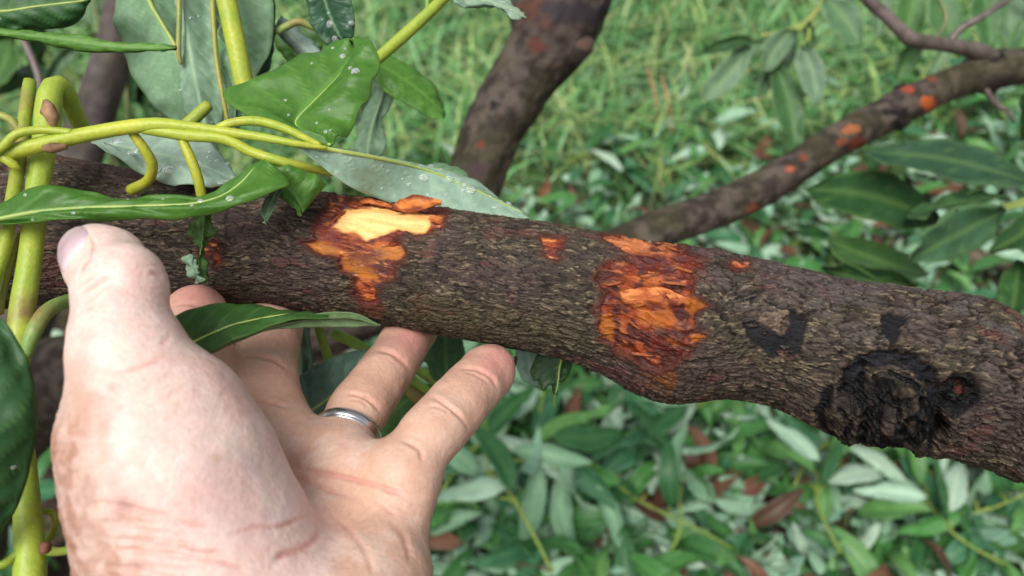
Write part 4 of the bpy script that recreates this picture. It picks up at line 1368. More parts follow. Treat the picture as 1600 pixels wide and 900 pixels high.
# ---- single leaves at the far upper left
o = leaf('leaf', Dp([(-150, -70), (-60, -80), (40, -75), (120, -40), (142, -2)], .285), Dp([(-150, 0), (-60, 12), (0, 18), (60, 10), (142, 0)], .282), Dp([(-150, 60), (-60, 58), (20, 48), (95, 44), (128, 28), (142, 2)], .285), (.03, .10, .028), 'up', None, 40, wave=.006, midrib=.0008, drops=5)
tag(o, 'dark green leaf in the top left corner with water beads', 'leaf')
o = leaf('leaf', Dp([(-60, 40), (20, 48), (100, 53), (180, 66), (276, 71)], .27), Dp([(-60, 44), (20, 52), (100, 60), (180, 71), (276, 75)], .268), Dp([(-60, 50), (20, 58), (100, 76), (150, 82), (210, 82), (276, 79)], .27), (.09, .22, .035), 'up', None, 41, n=50, m=6, wave=.002)
tag(o, 'narrow green leaf seen edge-on near the top left corner', 'leaf')

# ---- dark leaf held between thumb and fingers, its end rolled over
root = empty('twisted_leaf', P(260, 530, .225))
tag(root, 'dark green leaf twisting under the branch in front of the index and middle fingers', 'leaf')
leaf('blade', Dp([(215, 520), (250, 508), (285, 490), (320, 477), (350, 473), (400, 478), (445, 488), (490, 492), (540, 496)], [.222, .226, .230, .236, .243]),
     Dp([(215, 535), (255, 545), (280, 545), (320, 527), (360, 510), (400, 500), (450, 492), (500, 494), (545, 498)], [.218, .221, .224, .230, .241]),
     Dp([(215, 545), (260, 560), (302, 558), (340, 541), (380, 523), (420, 508), (470, 497), (510, 496), (548, 500)], [.215, .217, .220, .228, .240]), (.040, .115, .022), 'up', root, 42, wave=.002, arch=.001, midrib=.0006, n=60, nvein=8)
o = leaf('blade', Dp([(300, 559), (340, 541), (380, 522), (420, 507), (470, 494), (520, 487), (560, 490), (594, 508)], [.2200, .222, .229, .236, .242]),
     Dp([(302, 560), (340, 544), (380, 526), (420, 511), (470, 501), (520, 497), (560, 499), (594, 509)], [.2198, .2215, .228, .235, .242]),
     Dp([(304, 560), (340, 546), (380, 529), (420, 516), (470, 513), (520, 513), (560, 511), (594, 510)], [.2200, .222, .229, .237, .243]), (.15, .23, .11), 'down', root, 43, wave=.001, arch=-.001, n=50, m=8)
o['label'] = 'paler rolled-over end of the leaf'
# ---- shred hanging on the bark
root = empty('leaf_shred', P(318, 335, .247))
tag(root, 'ragged dark green leaf shred hanging on the bark between thumb and cream wound', 'leaf shred')
leaf('blade', Dp([(305, 330), (303, 360), (308, 385), (303, 410), (310, 442)], .247), Dp([(318, 332), (317, 360), (315, 385), (310, 410), (312, 443)], .2455), Dp([(331, 334), (334, 355), (328, 378), (318, 405), (314, 443)], .248), (.06, .14, .03), 'up', root, 44, wave=.006, n=30, m=6)
leaf('torn_end', Dp([(300, 398), (285, 404), (290, 420), (296, 434), (309, 442)], .2445), Dp([(303, 400), (298, 412), (302, 426), (310, 442)], .244), Dp([(306, 400), (308, 412), (311, 428), (311, 442)], .245), (.22, .34, .24), 'down', root, 45, wave=.004, n=20, m=4)

# ---- foliage just behind the fingers
root = empty('leafy_sprig', P(505, 520, .315))
tag(root, 'leafy sprig seen between middle and ring fingers below the branch', 'sprig')
tube('stem', [(495, 500, .318, 7), (505, 535, .318, 7.5), (520, 580, .32, 7), (540, 640, .33, 7), (560, 720, .35, 7)], STEM, root, 10, color=(.30, .42, .06), seed=29)
tube('stem', [(520, 520, .33, 9), (550, 534, .332, 9), (580, 552, .336, 8), (640, 590, .35, 8), (700, 640, .37, 8)], STEM, root, 10, color=(.26, .40, .07), seed=30)
leaf('leaf', Dp([(430, 690), (445, 620), (470, 585), (510, 562), (550, 547), (592, 540)], .300), Dp([(432, 700), (470, 655), (510, 625), (545, 595), (575, 562), (594, 541)], .297), Dp([(436, 710), (490, 690), (540, 650), (575, 610), (594, 570), (596, 542)], .300), (.085, .165, .125), 'down', root, 46, wave=.003, midrib=.0007, n=50)
leaf('leaf', Dp([(456, 500), (452, 540), (450, 580), (456, 610)], .312), Dp([(468, 500), (470, 540), (470, 580), (460, 612)], .31), Dp([(478, 500), (488, 560), (484, 590), (464, 614)], .312), (.19, .31, .22), 'down', root, 47, n=30, m=8)
leaf('leaf', Dp([(325, 560), (330, 540), (350, 520), (380, 500)], .292), Dp([(345, 600), (350, 560), (365, 530), (382, 500)], .29), Dp([(360, 610), (372, 570), (380, 540), (386, 502)], .292), (.16, .28, .16), 'down', root, 48, n=24, m=6)
root = empty('leafy_sprig', P(690, 560, .33))
tag(root, 'dark leafy sprig behind ring and little fingers under the branch', 'sprig')
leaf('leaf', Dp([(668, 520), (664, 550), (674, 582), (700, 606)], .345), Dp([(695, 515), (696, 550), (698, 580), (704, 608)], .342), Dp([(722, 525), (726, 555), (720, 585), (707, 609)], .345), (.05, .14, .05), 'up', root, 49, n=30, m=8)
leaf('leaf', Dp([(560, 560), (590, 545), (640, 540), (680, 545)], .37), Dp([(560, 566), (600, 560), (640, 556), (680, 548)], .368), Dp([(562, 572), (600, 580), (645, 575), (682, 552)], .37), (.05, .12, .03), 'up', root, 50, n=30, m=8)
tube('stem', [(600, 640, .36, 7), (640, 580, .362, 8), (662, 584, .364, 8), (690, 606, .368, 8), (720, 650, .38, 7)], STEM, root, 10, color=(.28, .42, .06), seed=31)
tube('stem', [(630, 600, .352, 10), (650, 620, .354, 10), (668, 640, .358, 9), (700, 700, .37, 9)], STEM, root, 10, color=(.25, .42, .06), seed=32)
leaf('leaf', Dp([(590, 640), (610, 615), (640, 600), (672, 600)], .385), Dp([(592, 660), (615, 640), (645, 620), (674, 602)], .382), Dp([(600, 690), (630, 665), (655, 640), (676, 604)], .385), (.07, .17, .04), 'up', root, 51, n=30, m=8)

# ---- toothed dark leaf hanging under the branch
root = empty('hanging_leaf', P(870, 550, .29))
tag(root, 'dark ragged-edged leaf hanging from below the branch right of the little finger', 'leaf')
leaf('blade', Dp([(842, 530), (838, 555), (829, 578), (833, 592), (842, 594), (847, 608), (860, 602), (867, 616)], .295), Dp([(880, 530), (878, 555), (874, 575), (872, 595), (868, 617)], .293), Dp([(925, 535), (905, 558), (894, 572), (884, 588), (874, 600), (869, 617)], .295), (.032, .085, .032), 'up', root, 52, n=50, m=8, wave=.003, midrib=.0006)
tube('petiole', [(868, 615, .294, 2.5), (866, 625, .294, 3), (867, 636, .294, 2)], STEM, root, 8, color=(.10, .18, .04), seed=33)
root = empty('hanging_leaf', P(830, 545, .32))
tag(root, 'pale blue-green leaf behind the tip of the little finger', 'leaf')
leaf('blade', Dp([(805, 530), (806, 560), (814, 590), (846, 608)], .32), Dp([(825, 530), (826, 560), (834, 590), (847, 609)], .318), Dp([(850, 530), (848, 560), (846, 590), (848, 610)], .32), (.22, .35, .28), 'down', root, 53, n=30, m=8, wave=.004)
# ------------------------------------------------------------------ ground
def ground_height(x, y):
    return .05 * (fbm(np.asarray(x) * 1.6 + 10, np.asarray(y) * 1.6 + 10, seed=300, oct=3) - .5)


def build_ground():
    xs = np.concatenate([-np.geomspace(60, 3.2, 14), np.linspace(-3, 3, 121), np.geomspace(3.2, 60, 14)])
    ys = np.concatenate([-np.geomspace(60, 1.2, 14), np.linspace(-1, 5, 121), np.geomspace(5.2, 90, 16)])
    X, Y = np.meshgrid(xs, ys, indexing='ij')
    Z = ground_height(X, Y) + .02 * (fbm(X * 14, Y * 14, seed=301) - .5)
    M = NT('soil_and_turf')
    g = M.n('NewGeometry')
    sx = M.n('SeparateXYZ')
    M.l(g.outputs['Position'], sx.inputs[0])
    n1 = M.noise(9, 5)
    n2 = M.noise(60, 5)
    soil = M.mix(M.ramp(n2, .3, .7), (.028, .017, .013), (.095, .052, .040))
    soil = M.mix(M.ramp(n1, .5, .7), soil, (.05, .055, .02))
    turf = M.mix(M.ramp(n2, .3, .7), (.02, .05, .012), (.06, .12, .03))
    ad = M.n('Math', operation='ADD')
    M.l(sx.outputs[1], ad.inputs[0])
    M.l(n1, ad.inputs[1])
    M.l(M.mix(M.ramp(ad.outputs[0], 1.9, 2.4), soil, turf), M.b.inputs['Base Color'])
    M.b.inputs['Roughness'].default_value = .85
    M.bump(n2, .8, .012)
    v = np.stack([X, Y, Z], 2).reshape(-1, 3)
    o = obj('ground', v, grid_faces(len(xs), len(ys))[:, ::-1], M.m, loc=(0, 0, 0))
    tag(o, 'dark reddish soil and turf under the leaf litter', 'ground', kind='structure')


build_ground()


def build_grass(n, name, label, seed, col, area, hmin, hmax, lean, wid, dens):
    r = np.random.default_rng(seed)
    x = r.uniform(area[0], area[1], n * 3)
    y = r.uniform(area[2], area[3], n * 3)
    keep = r.random(n * 3) < dens(x, y)
    x, y = x[keep][:n], y[keep][:n]
    n = len(x)
    clump = vn(x * 5, y * 5, seed=seed + 1)
    h = r.uniform(hmin, hmax, n) * (.55 + .8 * clump)
    a = r.uniform(0, 2 * np.pi, n) + 3 * (vn(x * 2, y * 2, seed=seed + 2) - .5)
    l_ = h * r.uniform(.2, 1, n) * lean
    w_ = wid * r.uniform(.6, 1.3, n)
    K = 5
    t = np.linspace(0, 1, K)
    d = np.stack([np.cos(a), np.sin(a), 0 * a], 1)
    sd_ = np.stack([-np.sin(a), np.cos(a), 0 * a], 1)
    tw_ = r.uniform(-.9, .9, n)
    base = np.stack([x, y, ground_height(x, y) - .005], 1)
    pos = base[:, None] + d[:, None] * (l_[:, None] * t[None] ** 1.8)[..., None] + np.array([0, 0, 1.0]) * (h[:, None] * (t[None] - .38 * np.minimum(l_ / h, 1.5)[:, None] * t[None] ** 3))[..., None]
    wd = w_[:, None] * (1 - t[None] ** 2.2) * .5 + .0004
    wv = sd_[:, None] * np.cos(tw_)[:, None, None] + d[:, None] * np.sin(tw_)[:, None, None]
    L, R = pos - wv * wd[..., None], pos + wv * wd[..., None]
    v = np.stack([L, R], 2).reshape(-1, 3)
    k = np.arange(n)[:, None] * 2 * K + np.arange(K - 1)[None] * 2
    k = k.ravel()
    f = np.stack([k, k + 1, k + 3, k + 2], 1)
    c = np.asarray(col)[r.integers(0, len(col), n)] * r.uniform(.7, 1.25, n)[:, None]
    M = NT(name + '_blades')
    at = M.n('Attribute', attribute_name='Col')
    M.l(at.outputs['Color'], M.b.inputs['Base Color'])
    M.b.inputs['Roughness'].default_value = .42
    tr = M.n('BsdfTranslucent')
    M.l(at.outputs['Color'], tr.inputs['Color'])
    ms = M.n('MixShader')
    ms.inputs[0].default_value = .25
    M.l(M.b.outputs[0], ms.inputs[1])
    M.l(tr.outputs[0], ms.inputs[2])
    M.l(ms.outputs[0], M.out.inputs['Surface'])
    o = obj(name, v, f, M.m, loc=(0, 0, 0), cols=np.repeat(c, 2 * K, 0))
    tag(o, label, 'grass', kind='stuff')


edge = lambda x, y: y - (1.72 + .30 * np.clip(x, -1, 1.6) + .35 * (vn(x * 2.2 + 5, y * 2.2, seed=310) - .5))
build_grass(26000, 'grass', 'lush wet green grass beyond the fallen leaves', 320, [(.13, .36, .10), (.19, .43, .15), (.29, .52, .26), (.08, .24, .07), (.38, .54, .18), (.42, .48, .20)], (-3.2, 3.4, 1.2, 5.2), .08, .24, 2.1, .0105, lambda x, y: sstep(-.15, .35, edge(x, y)) * (.35 + .65 * vn(x * 4, y * 4, seed=311)))
build_grass(9000, 'ground_cover', 'short weedy growth between the fallen leaves', 330, [(.08, .20, .04), (.12, .25, .06), (.20, .28, .08)], (-1.6, 2.0, .35, 2.2), .02, .07, 1.0, .006, lambda x, y: .25 + .75 * sstep(.45, .6, vn(x * 3 + 8, y * 3, seed=312)))


# ------------------------------------------------------------------ fallen leaves
def litter_mesh(name, seed, Ln, Wd, curl, fold, twist, n=11, m=4):
    "a leaf lying along +X from its stalk, origin at its middle"
    r = np.random.default_rng(seed)
    u = np.linspace(0, 1, n)
    prof = np.sin(np.pi * np.clip(u, 0, 1) ** .85) ** .8 * (1 - .25 * u)
    prof[0] = .03
    prof[-1] = .02
    ang = curl * (u - .5) * 2
    x = np.cumsum(np.concatenate([[0], np.cos(ang)[1:]])) * Ln / (n - 1)
    z = -np.cumsum(np.concatenate([[0], np.sin(ang)[1:]])) * Ln / (n - 1)
    side = .12 * Ln * (vn(u * 2 + seed, 0 * u, seed=seed) - .5)
    mid = np.stack([x - x.mean(), side, z - z.min()], 1)
    tw_ = twist * (u - .3)

    def sidepts(s):
        wv = prof * Wd * .5 * (1 + .12 * (vn(u * 5, 0 * u + s, seed=seed + 3) - .5))
        return mid + np.stack([0 * u, s * wv * np.cos(fold + s * tw_), wv * np.sin(fold + s * tw_)], 1)
    v, f, mi, vein, nr = leaf_sheet(sidepts(-1), mid, sidepts(1), n, m, .0006, seed, arch=.0015, wave=.010, nvein=7, vrel=.0004)
    zup = nr[n // 2, m - 1, 2] > 0
    me = mesh_from(name, v, f, {'vein': vein}, mat_idx=mi)
    mats = [LEAF_GU, LEAF_GD]
    # second sheet lies along +nr
    for k in (mats[::-1] if zup else mats):
        me.materials.append(k)
    return me


LIT = [litter_mesh('fallen_leaf', 400 + i, L_, W_, c_, f_, t_) for i, (L_, W_, c_, f_, t_) in enumerate([
    (.125, .040, .5, .25, .3), (.140, .046, -.5, .15, .5), (.110, .036, .8, .4, -.4), (.130, .050, .3, -.2, .2), (.100, .040, -.7, .3, .8), (.145, .042, 1.0, .1, -.6), (.118, .044, -.2, .5, .1), (.09, .034, .4, .2, .2), (.135, .05, .6, .3, -.9)])]
C_LIT = {'pale': [(.27, .45, .31), (.34, .52, .39), (.19, .36, .22), (.37, .51, .40), (.22, .40, .29)], 'green': [(.045, .16, .045), (.065, .22, .055), (.03, .12, .04), (.11, .27, .08), (.05, .17, .085)],
         'brown': [(.14, .055, .038), (.20, .09, .06), (.09, .04, .03)], 'yellow': [(.22, .30, .08)]}
REGIONS = [  # name used in labels, test on the photograph's pixel position
    ('right of the hand below the branch', lambda a, b: a < 1000 and b > 520), ('below the branch under the orange torn wound', lambda a, b: a < 1240 and b > 520),
    ('below the black burl', lambda a, b: b > 520), ('between the tree limb and the thin side branch', lambda a, b: a < 1150 and b > 230), ('beneath the thin side branch', lambda a, b: a < 1300 and b > 230),
    ('on the ground at right behind the branch', lambda a, b: b > 230), ('in the grass behind the branch', lambda a, b: True)]
TINT = {'pale': ['pale green', 'whitish', 'grey-green', 'whitish', 'bluish pale'], 'green': ['deep green', 'mid green', 'darkest green', 'bright green', 'bluish green'], 'brown': ['reddish brown', 'light brown', 'dark brown'], 'yellow': ['yellowing']}
CURL = ['gently arched', 'upward-bowed', 'rolled', 'flat', 'upturned', 'tightly curled', 'flat', 'small', 'twisted']


def litter_spot(r):
    while True:
        q_ = r.random()
        if q_ < .14:
            px, py = r.uniform(-900, 560), r.uniform(300, 1000)
        elif q_ < .66:
            px, py = r.uniform(560, 1680), r.uniform(480, 960)
        else:
            px, py = r.uniform(480, 1680), r.uniform(130, 480)
        g = ground_at(px, py)
        e = float(edge(np.array([g[0]]), np.array([g[1]]))[0])
        if e < 0 or r.random() < .10 + .5 * max(0, .5 - e) + (.25 if px > 1150 else 0):
            return g, px, py


def litter_pose(r, kind):
    tilt = r.uniform(-.65, .65)
    roll = r.uniform(-.7, .7) + (math.pi if kind == 'pale' else 0)
    return Euler((roll, tilt, r.uniform(0, 2 * math.pi)))


def kind_of(r):
    return r.choice(['pale', 'green', 'brown', 'yellow'], p=[.52, .425, .05, .005])


def build_litter():
    r = np.random.default_rng(77)
    cand = []
    for i in range(3500):
        g, px, py = litter_spot(r)
        k = kind_of(r)
        g = g + np.array([0, 0, 1]) * (ground_height(g[0], g[1]) + r.uniform(.006, .085))
        cand.append((g, k, litter_pose(r, k), r.uniform(.45, 1.05), int(r.integers(len(LIT))), C_LIT[k][r.integers(len(C_LIT[k]))]))
    vis = []
    for j, cnd in enumerate(cand):
        px, py, d = proj(cnd[0])
        hid = (px < 660 and py > 330) or py > 905 or px > 1610 or (abs(py - np.interp(px, BR[:, 0], (BR[:, 1] + BR[:, 2]) / 2)) < np.interp(px, BR[:, 0], (BR[:, 2] - BR[:, 1]) / 2) - 20)
        vis.append((0 if hid else 1) * (cnd[3] / d) * (1 + 3 * (cnd[0][2])))
    order = np.argsort(-np.array(vis))
    single = set(order[:230].tolist())
    V, F, MI, VE, CO = [], [], [], [], []
    off = 0
    cache = {}
    for j, (g, k, e, s, mi_, c) in enumerate(cand):
        if j in single:
            px, py, d = proj(g)
            o = bpy.data.objects.new('fallen_leaf', LIT[mi_])
            COL.objects.link(o)
            o.location = g
            o.rotation_euler = e
            o.scale = (s, s, s)
            o.color = (*c, 1)
            reg = next(nm for nm, t in REGIONS if t(px, py))
            tn = TINT[k][C_LIT[k].index(c)]
            tag(o, CURL[mi_] + ' ' + tn + ' fallen leaf ' + reg, 'leaf', '%s %s fallen leaves %s' % (CURL[mi_], tn, reg))
        else:
            if mi_ not in cache:
                me = LIT[mi_]
                co = np.zeros(len(me.vertices) * 3, np.float32)
                me.vertices.foreach_get('co', co)
                ff = np.zeros(len(me.loops), np.int32)
                me.loops.foreach_get('vertex_index', ff)
                m_ = np.zeros(len(me.polygons), np.int32)
                me.polygons.foreach_get('material_index', m_)
                ve = np.zeros(len(me.vertices), np.float32)
                me.attributes['vein'].data.foreach_get('value', ve)
                cache[mi_] = (co.reshape(-1, 3), ff.reshape(-1, 4), m_ if me.materials[0] == LEAF_GU else 1 - m_, ve)
            co, ff, m_, ve = cache[mi_]
            R_ = np.array(e.to_matrix())
            V.append(co * s @ R_.T + g)
            F.append(ff + off)
            off += len(co)
            MI.append(m_)
            VE.append(ve)
            CO.append(np.tile(c, (len(co), 1)))
    # the mass of small far leaves: same look, colour carried by the mesh
    mats = []
    for src in (LEAF_GU, LEAF_GD):
        m2 = src.copy()
        m2.name = src.name.replace('litter_leaf', 'far_leaf')
        nt2 = m2.node_tree
        at = nt2.nodes.new('ShaderNodeAttribute')
        at.attribute_name = 'Col'
        oi = next(x for x in nt2.nodes if x.type == 'OBJECT_INFO')
        for l in list(oi.outputs['Color'].links):
            nt2.links.new(at.outputs['Color'], l.to_socket)
        mats.append(m2)
    o = obj('leaf_litter', np.vstack(V), np.vstack(F), mats, loc=(0, 0, 0), attrs={'vein': np.concatenate(VE)}, cols=np.vstack(CO), mat_idx=np.concatenate(MI))
    tag(o, 'thick carpet of fresh and dry fallen leaves on the ground', 'leaf litter', kind='stuff')


build_litter()


# ------------------------------------------------------------------ cut sprigs lying about
def sprig_template(seed, nl, Ls, bend=.42):
    r = np.random.default_rng(seed)
    root = empty('fallen_sprig', (0, 0, 0))
    t = np.linspace(0, 1, 14)
    c = np.stack([t * Ls, bend * Ls * np.sin(t * 2.6 + seed), .02 + .03 * np.sin(t * 3)], 1)
    v, f, uv = tube_mesh(c, np.linspace(.0028, .0013, 14), 8)
    obj('stem', v, f, STEM, root, color=(.22, .31, .06))
    for i in range(nl):
        u = .35 + .65 * (i + .5) / nl
        p = np.array([np.interp(u, t, c[:, k]) for k in range(3)])
        az = (i * 2.4 + r.uniform(-.4, .4))
        dirv = np.array([.55 + r.uniform(-.2, .3), math.sin(az) * .8, math.cos(az) * .35 + .1])
        dirv /= np.linalg.norm(dirv)
        q = p + dirv * .025
        tv, tf, uv = tube_mesh(np.array([p, p + dirv * .010 + [0, 0, .003], q]), np.array([.0016, .0013, .0012]), 6)
        obj('petiole', tv, tf, STEM, root, color=(.30, .36, .07))
        k = 'pale' if r.random() < .5 else 'green'
        me = LIT[int(r.integers(len(LIT)))]
        o = bpy.data.objects.new('leaf', me)
        COL.objects.link(o)
        o.parent = root
        e = Vector(dirv).to_track_quat('X', 'Z').to_euler()
        o.rotation_euler = (Matrix(e.to_matrix()) @ Euler((r.uniform(-.8, .8) + (math.pi if k == 'pale' else 0), r.uniform(-.2, .5), 0)).to_matrix()).to_euler()
        o.location = q + dirv * .055
        o.color = (*C_LIT[k][int(r.integers(len(C_LIT[k])))], 1)
    return root


def copy_thing(root):
    c = root.copy()
    COL.objects.link(c)
    for ch in root.children:
        d = ch.copy()
        COL.objects.link(d)
        d.parent = c
    return c


SPR = [sprig_template(500, 7, .20, 0), sprig_template(501, 8, .17), sprig_template(502, 6, .20), sprig_template(503, 9, .18)]
used_spr = set()


def place_sprig(k, px, py, z, yaw, pitch, label, group=None, s=1.0):
    o = SPR[k] if k not in used_spr else copy_thing(SPR[k])
    used_spr.add(k)
    g = ground_at(px, py, z)
    o.location = g
    o.rotation_euler = (random.uniform(-.25, .25), pitch, yaw)
    if group and label.startswith('sprig with a straight'):
        e = ground_at(750, 735, z) - g
        s = float(np.linalg.norm(e)) / .20
        o.rotation_euler = (0, 0, math.atan2(e[1], e[0]))
    o.scale = (s, s, s)
    tag(o, label, 'sprig', group)


SP = [(0, 862, 905, .16, 1.95, -.05, 'sprig with a straight yellow stem pointing up right of the palm'), (1, 1180, 690, .08, 2.9, .1, 'leafy sprig with yellow stem below the orange torn wound'), (2, 1640, 800, .10, 2.7, .05, 'sprig with curving yellow twigs at the lower right corner'),
      (3, 700, 800, .10, .3, 0, 'leafy sprig with yellow stem just right of the palm edge'), (1, 980, 830, .08, .9, .1, 'leafy sprig lying straight below the big torn wound'), (3, 1330, 880, .08, 1.3, 0, 'leafy sprig at the bottom below the burl'), (1, 1500, 720, .06, 2.2, 0, 'leafy sprig close under the right end of the branch'),
      (2, 820, 640, .10, .6, 0, 'leafy sprig beyond the little finger'), (1, 1000, 300, .05, 1.4, .1, 'yellow-stemmed sprig between the limb and the side branch'), (3, 1180, 260, .05, 2.4, 0, 'leafy sprig on the ground just behind the side branch'), (2, 1040, 250, .05, .4, 0, 'pale leafy sprig at the edge of the grass'),
      (2, 1380, 340, .05, 3.4, 0, 'leafy sprig half hidden by the dark leaves at right'), (1, 1520, 200, .05, 1.0, 0, 'leafy sprig in the grass under the twig at right'), (3, 870, 290, .05, .1, 0, 'leafy sprig right of the foot of the limb'),
      (3, 1250, 560 + 230, .07, .2, 0, 'leafy sprig below the burl toward the left'), (2, 1100, 880, .08, 1.9, 0, 'leafy sprig at the bottom edge between palm and burl'), (1, 760, 700, .12, 5.6, 0, 'leafy sprig beside the little finger knuckle'), (3, 1580, 880, .08, 2.0, 0, 'leafy sprig in the bottom right corner'),
      (3, 60, 780, .05, 1.1, 0, 'leafy sprig on the ground left of the wrist'), (1, 90, 660, .05, .2, 0, 'leafy sprig on the ground left of the thumb base')]
for k, px, py, z, yaw, pit, lb in SP:
    place_sprig(k, px, py, z, yaw, pit, lb, 'cut sprigs on the ground', random.uniform(.85, 1.1))

# dry stalks standing in the grass, brown curled leaves
STALK = simple('dry_stalk', (.36, .22, .11), .8, nscale=120)
for i, (xa, ya, xb, yb, lb) in enumerate([(1050, 215, 1034, 118, 'taller dry tan grass stalk standing left of the hanging leaves'), (1030, 200, 1012, 105, 'thin dry tan stalk leaning left beside the taller one')]):
    g = ground_at(xa, ya)
    _, _, d0 = proj(g)
    pts = [(xa, ya, d0, 4), ((xa + xb) / 2 + 3, (ya + yb) / 2, d0 - .03, 3.5), (xb, yb, d0 - .06, 2)]
    q = resample(pts, 14)
    v, f, uv = tube_mesh(P(q[:, 0], q[:, 1], q[:, 2]), q[:, 3] * q[:, 2] / FPX, 7, .1, i)
    tag(obj('dry_stalk', v, f, STALK), lb, 'stalk')
for i, (px, py, yaw, c, lb) in enumerate([(850, 300, 1.5, (.30, .13, .075), 'reddish brown curled leaf standing just right of the limb foot'), (893, 312, 1.6, (.27, .11, .10), 'pinkish brown curled leaf next to the reddish one'), (1160, 760, .4, (.20, .075, .06), 'brown dead leaf below the large torn wound'), (1245, 772, .9, (.34, .17, .13), 'small light brown leaf bit below the burl'), (905, 820, 2.2, (.17, .06, .05), 'dark red-brown dead leaf at the bottom near the palm'), (1330, 750, 2.8, (.28, .12, .07), 'orange brown dead leaf directly under the burl')]):
    o = bpy.data.objects.new('dead_leaf', LIT[[4, 7, 2, 7, 0, 8][i]])
    COL.objects.link(o)
    g = ground_at(px, py, .05)
    o.location = g
    o.rotation_euler = (.5, -.9 if i < 2 else -.2, yaw)
    o.color = (*c, 1)
    tag(o, lb, 'leaf')

# ------------------------------------------------------------------ limb and thin side branch
def limb_mesh(pts, n, k, seed, bump):
    q = resample(pts, n)
    c = P(q[:, 0], q[:, 1], q[:, 2])
    return (c,) + tube_mesh(c, q[:, 3] * q[:, 2] / FPX, k, bump, seed)


def bark_cols(v, uv, r, seed, base=((.030, .024, .019), (.110, .088, .070)), purple=.3):
    a = fbm(v[:, 0] * 130, v[:, 1] * 130, v[:, 2] * 130, seed=seed, oct=5)
    b = fbm(v[:, 0] * 18, v[:, 1] * 18, v[:, 2] * 18, seed=seed + 1, oct=4)
    c = np.asarray(base[0]) + (np.asarray(base[1]) - np.asarray(base[0])) * sstep(.35, .65, a)[:, None]
    c = c + (np.array([.055, .034, .034]) - c) * (sstep(.45, .6, b) * purple)[:, None]
    c = c + (np.array([.052, .048, .022]) - c) * (sstep(.52, .4, b) * .5)[:, None]
    return c


def spots(v, c, lst, normal_side=None):
    px, py, d = proj(v)
    for x, y, rx, ry, colr in lst:
        nz = fbm(v[:, 0] * 160, v[:, 1] * 160, v[:, 2] * 160, seed=int(x), oct=3) - .5
        k = sstep(1.1, .6, np.hypot((px - x) / rx, (py - y) / ry) + 2.2 * nz)
        c = c + (np.asarray(colr) - c) * k[:, None]
    return c


OR_, RD_, BK_ = (.17, .050, .025), (.13, .032, .018), (.012, .010, .010)
root = empty('tree_limb', P(770, 220, .62))
tag(root, 'blurred brown upright limb behind the branch at top centre, forking at its top', 'branch')
LP = [(930, -90, .60, 60), (893, -20, .60, 70), (868, 30, .60, 72), (850, 75, .605, 61), (822, 115, .61, 53), (797, 156, .615, 50), (770, 203, .62, 46.5), (750, 255, .625, 44), (735, 305, .63, 43), (700, 380, .64, 45), (630, 450, .65, 46), (480, 515, .66, 52), (300, 560, .66, 60), (90, 600, .68, 72), (-60, 720, .8, 90), (-120, 860, .95, 110)]
c, v, f, uv = limb_mesh(LP, 420, 90, 600, .13)
px, py, d = proj(v)
for x, y, rx, h in ((912, 78, 22, .012), (846, 20, 34, .006), (806, 40, 20, -.004), (840, 78, 18, .004)):
    pass
col = bark_cols(v, uv, None, 610)
col = spots(v, col, [(835, 12, 24, 22, (.10, .042, .03)), (850, 34, 18, 15, (.085, .042, .032)), (838, 72, 12, 10, (.11, .038, .028)), (754, 228, 8, 8, (.15, .045, .03)), (772, 165, 12, 10, BK_), (912, 72, 12, 12, (.16, .08, .055)), (905, 20, 60, 22, (.035, .028, .032)), (750, 265, 26, 12, (.06, .038, .036))])
obj('bark', v, f, BARK, root, cols=col)
for x0, y0, x1, y1, r0_ in ((893, 78, 922, 64, 22),):
    t_ = [(x0 - 10, y0 + 6, .60, r0_ + 6), (x0, y0, .59, r0_ + 2), (x1 - 8, y1 + 5, .585, r0_ - 4), (x1, y1, .583, r0_ - 10)]
    c, v, f, uv = limb_mesh(t_, 20, 20, 620, .2)
    obj('branch_stub', v, f, BARK, root, cols=spots(v, bark_cols(v, uv, None, 621), [(915, 68, 12, 12, (.10, .055, .042))]))
for i, (x, y, d_, rx, cc) in enumerate(((838, 14, .553, 24, (.17, .065, .045)), (856, 30, .556, 20, (.11, .06, .05)), (836, 74, .566, 15, (.15, .045, .033)))):
    c, v, f, uv = limb_mesh([(x - rx * .8, y - 2, d_ + .014, rx * .4), (x - rx * .3, y, d_ + .0085, rx * .75), (x + rx * .35, y + 1, d_ + .0085, rx * .7), (x + rx * .85, y + 2, d_ + .014, rx * .3)], 16, 14, 630 + i, .35)
    continue
    obj('bark_knot', v, f, BARK, root, cols=np.clip(np.asarray(cc) * (.5 + fbm(v[:, 0] * 300, v[:, 1] * 300, v[:, 2] * 300, seed=640 + i)[:, None]), 0, 1))
c, v, f, uv = limb_mesh([(852, 60, .615, 45), (842, 20, .62, 42), (838, -30, .63, 40), (830, -90, .64, 38)], 30, 24, 650, .1)
obj('fork', v, f, BARK, root, cols=spots(v, bark_cols(v, uv, None, 651), [(830, 20, 30, 20, (.10, .042, .032))]))

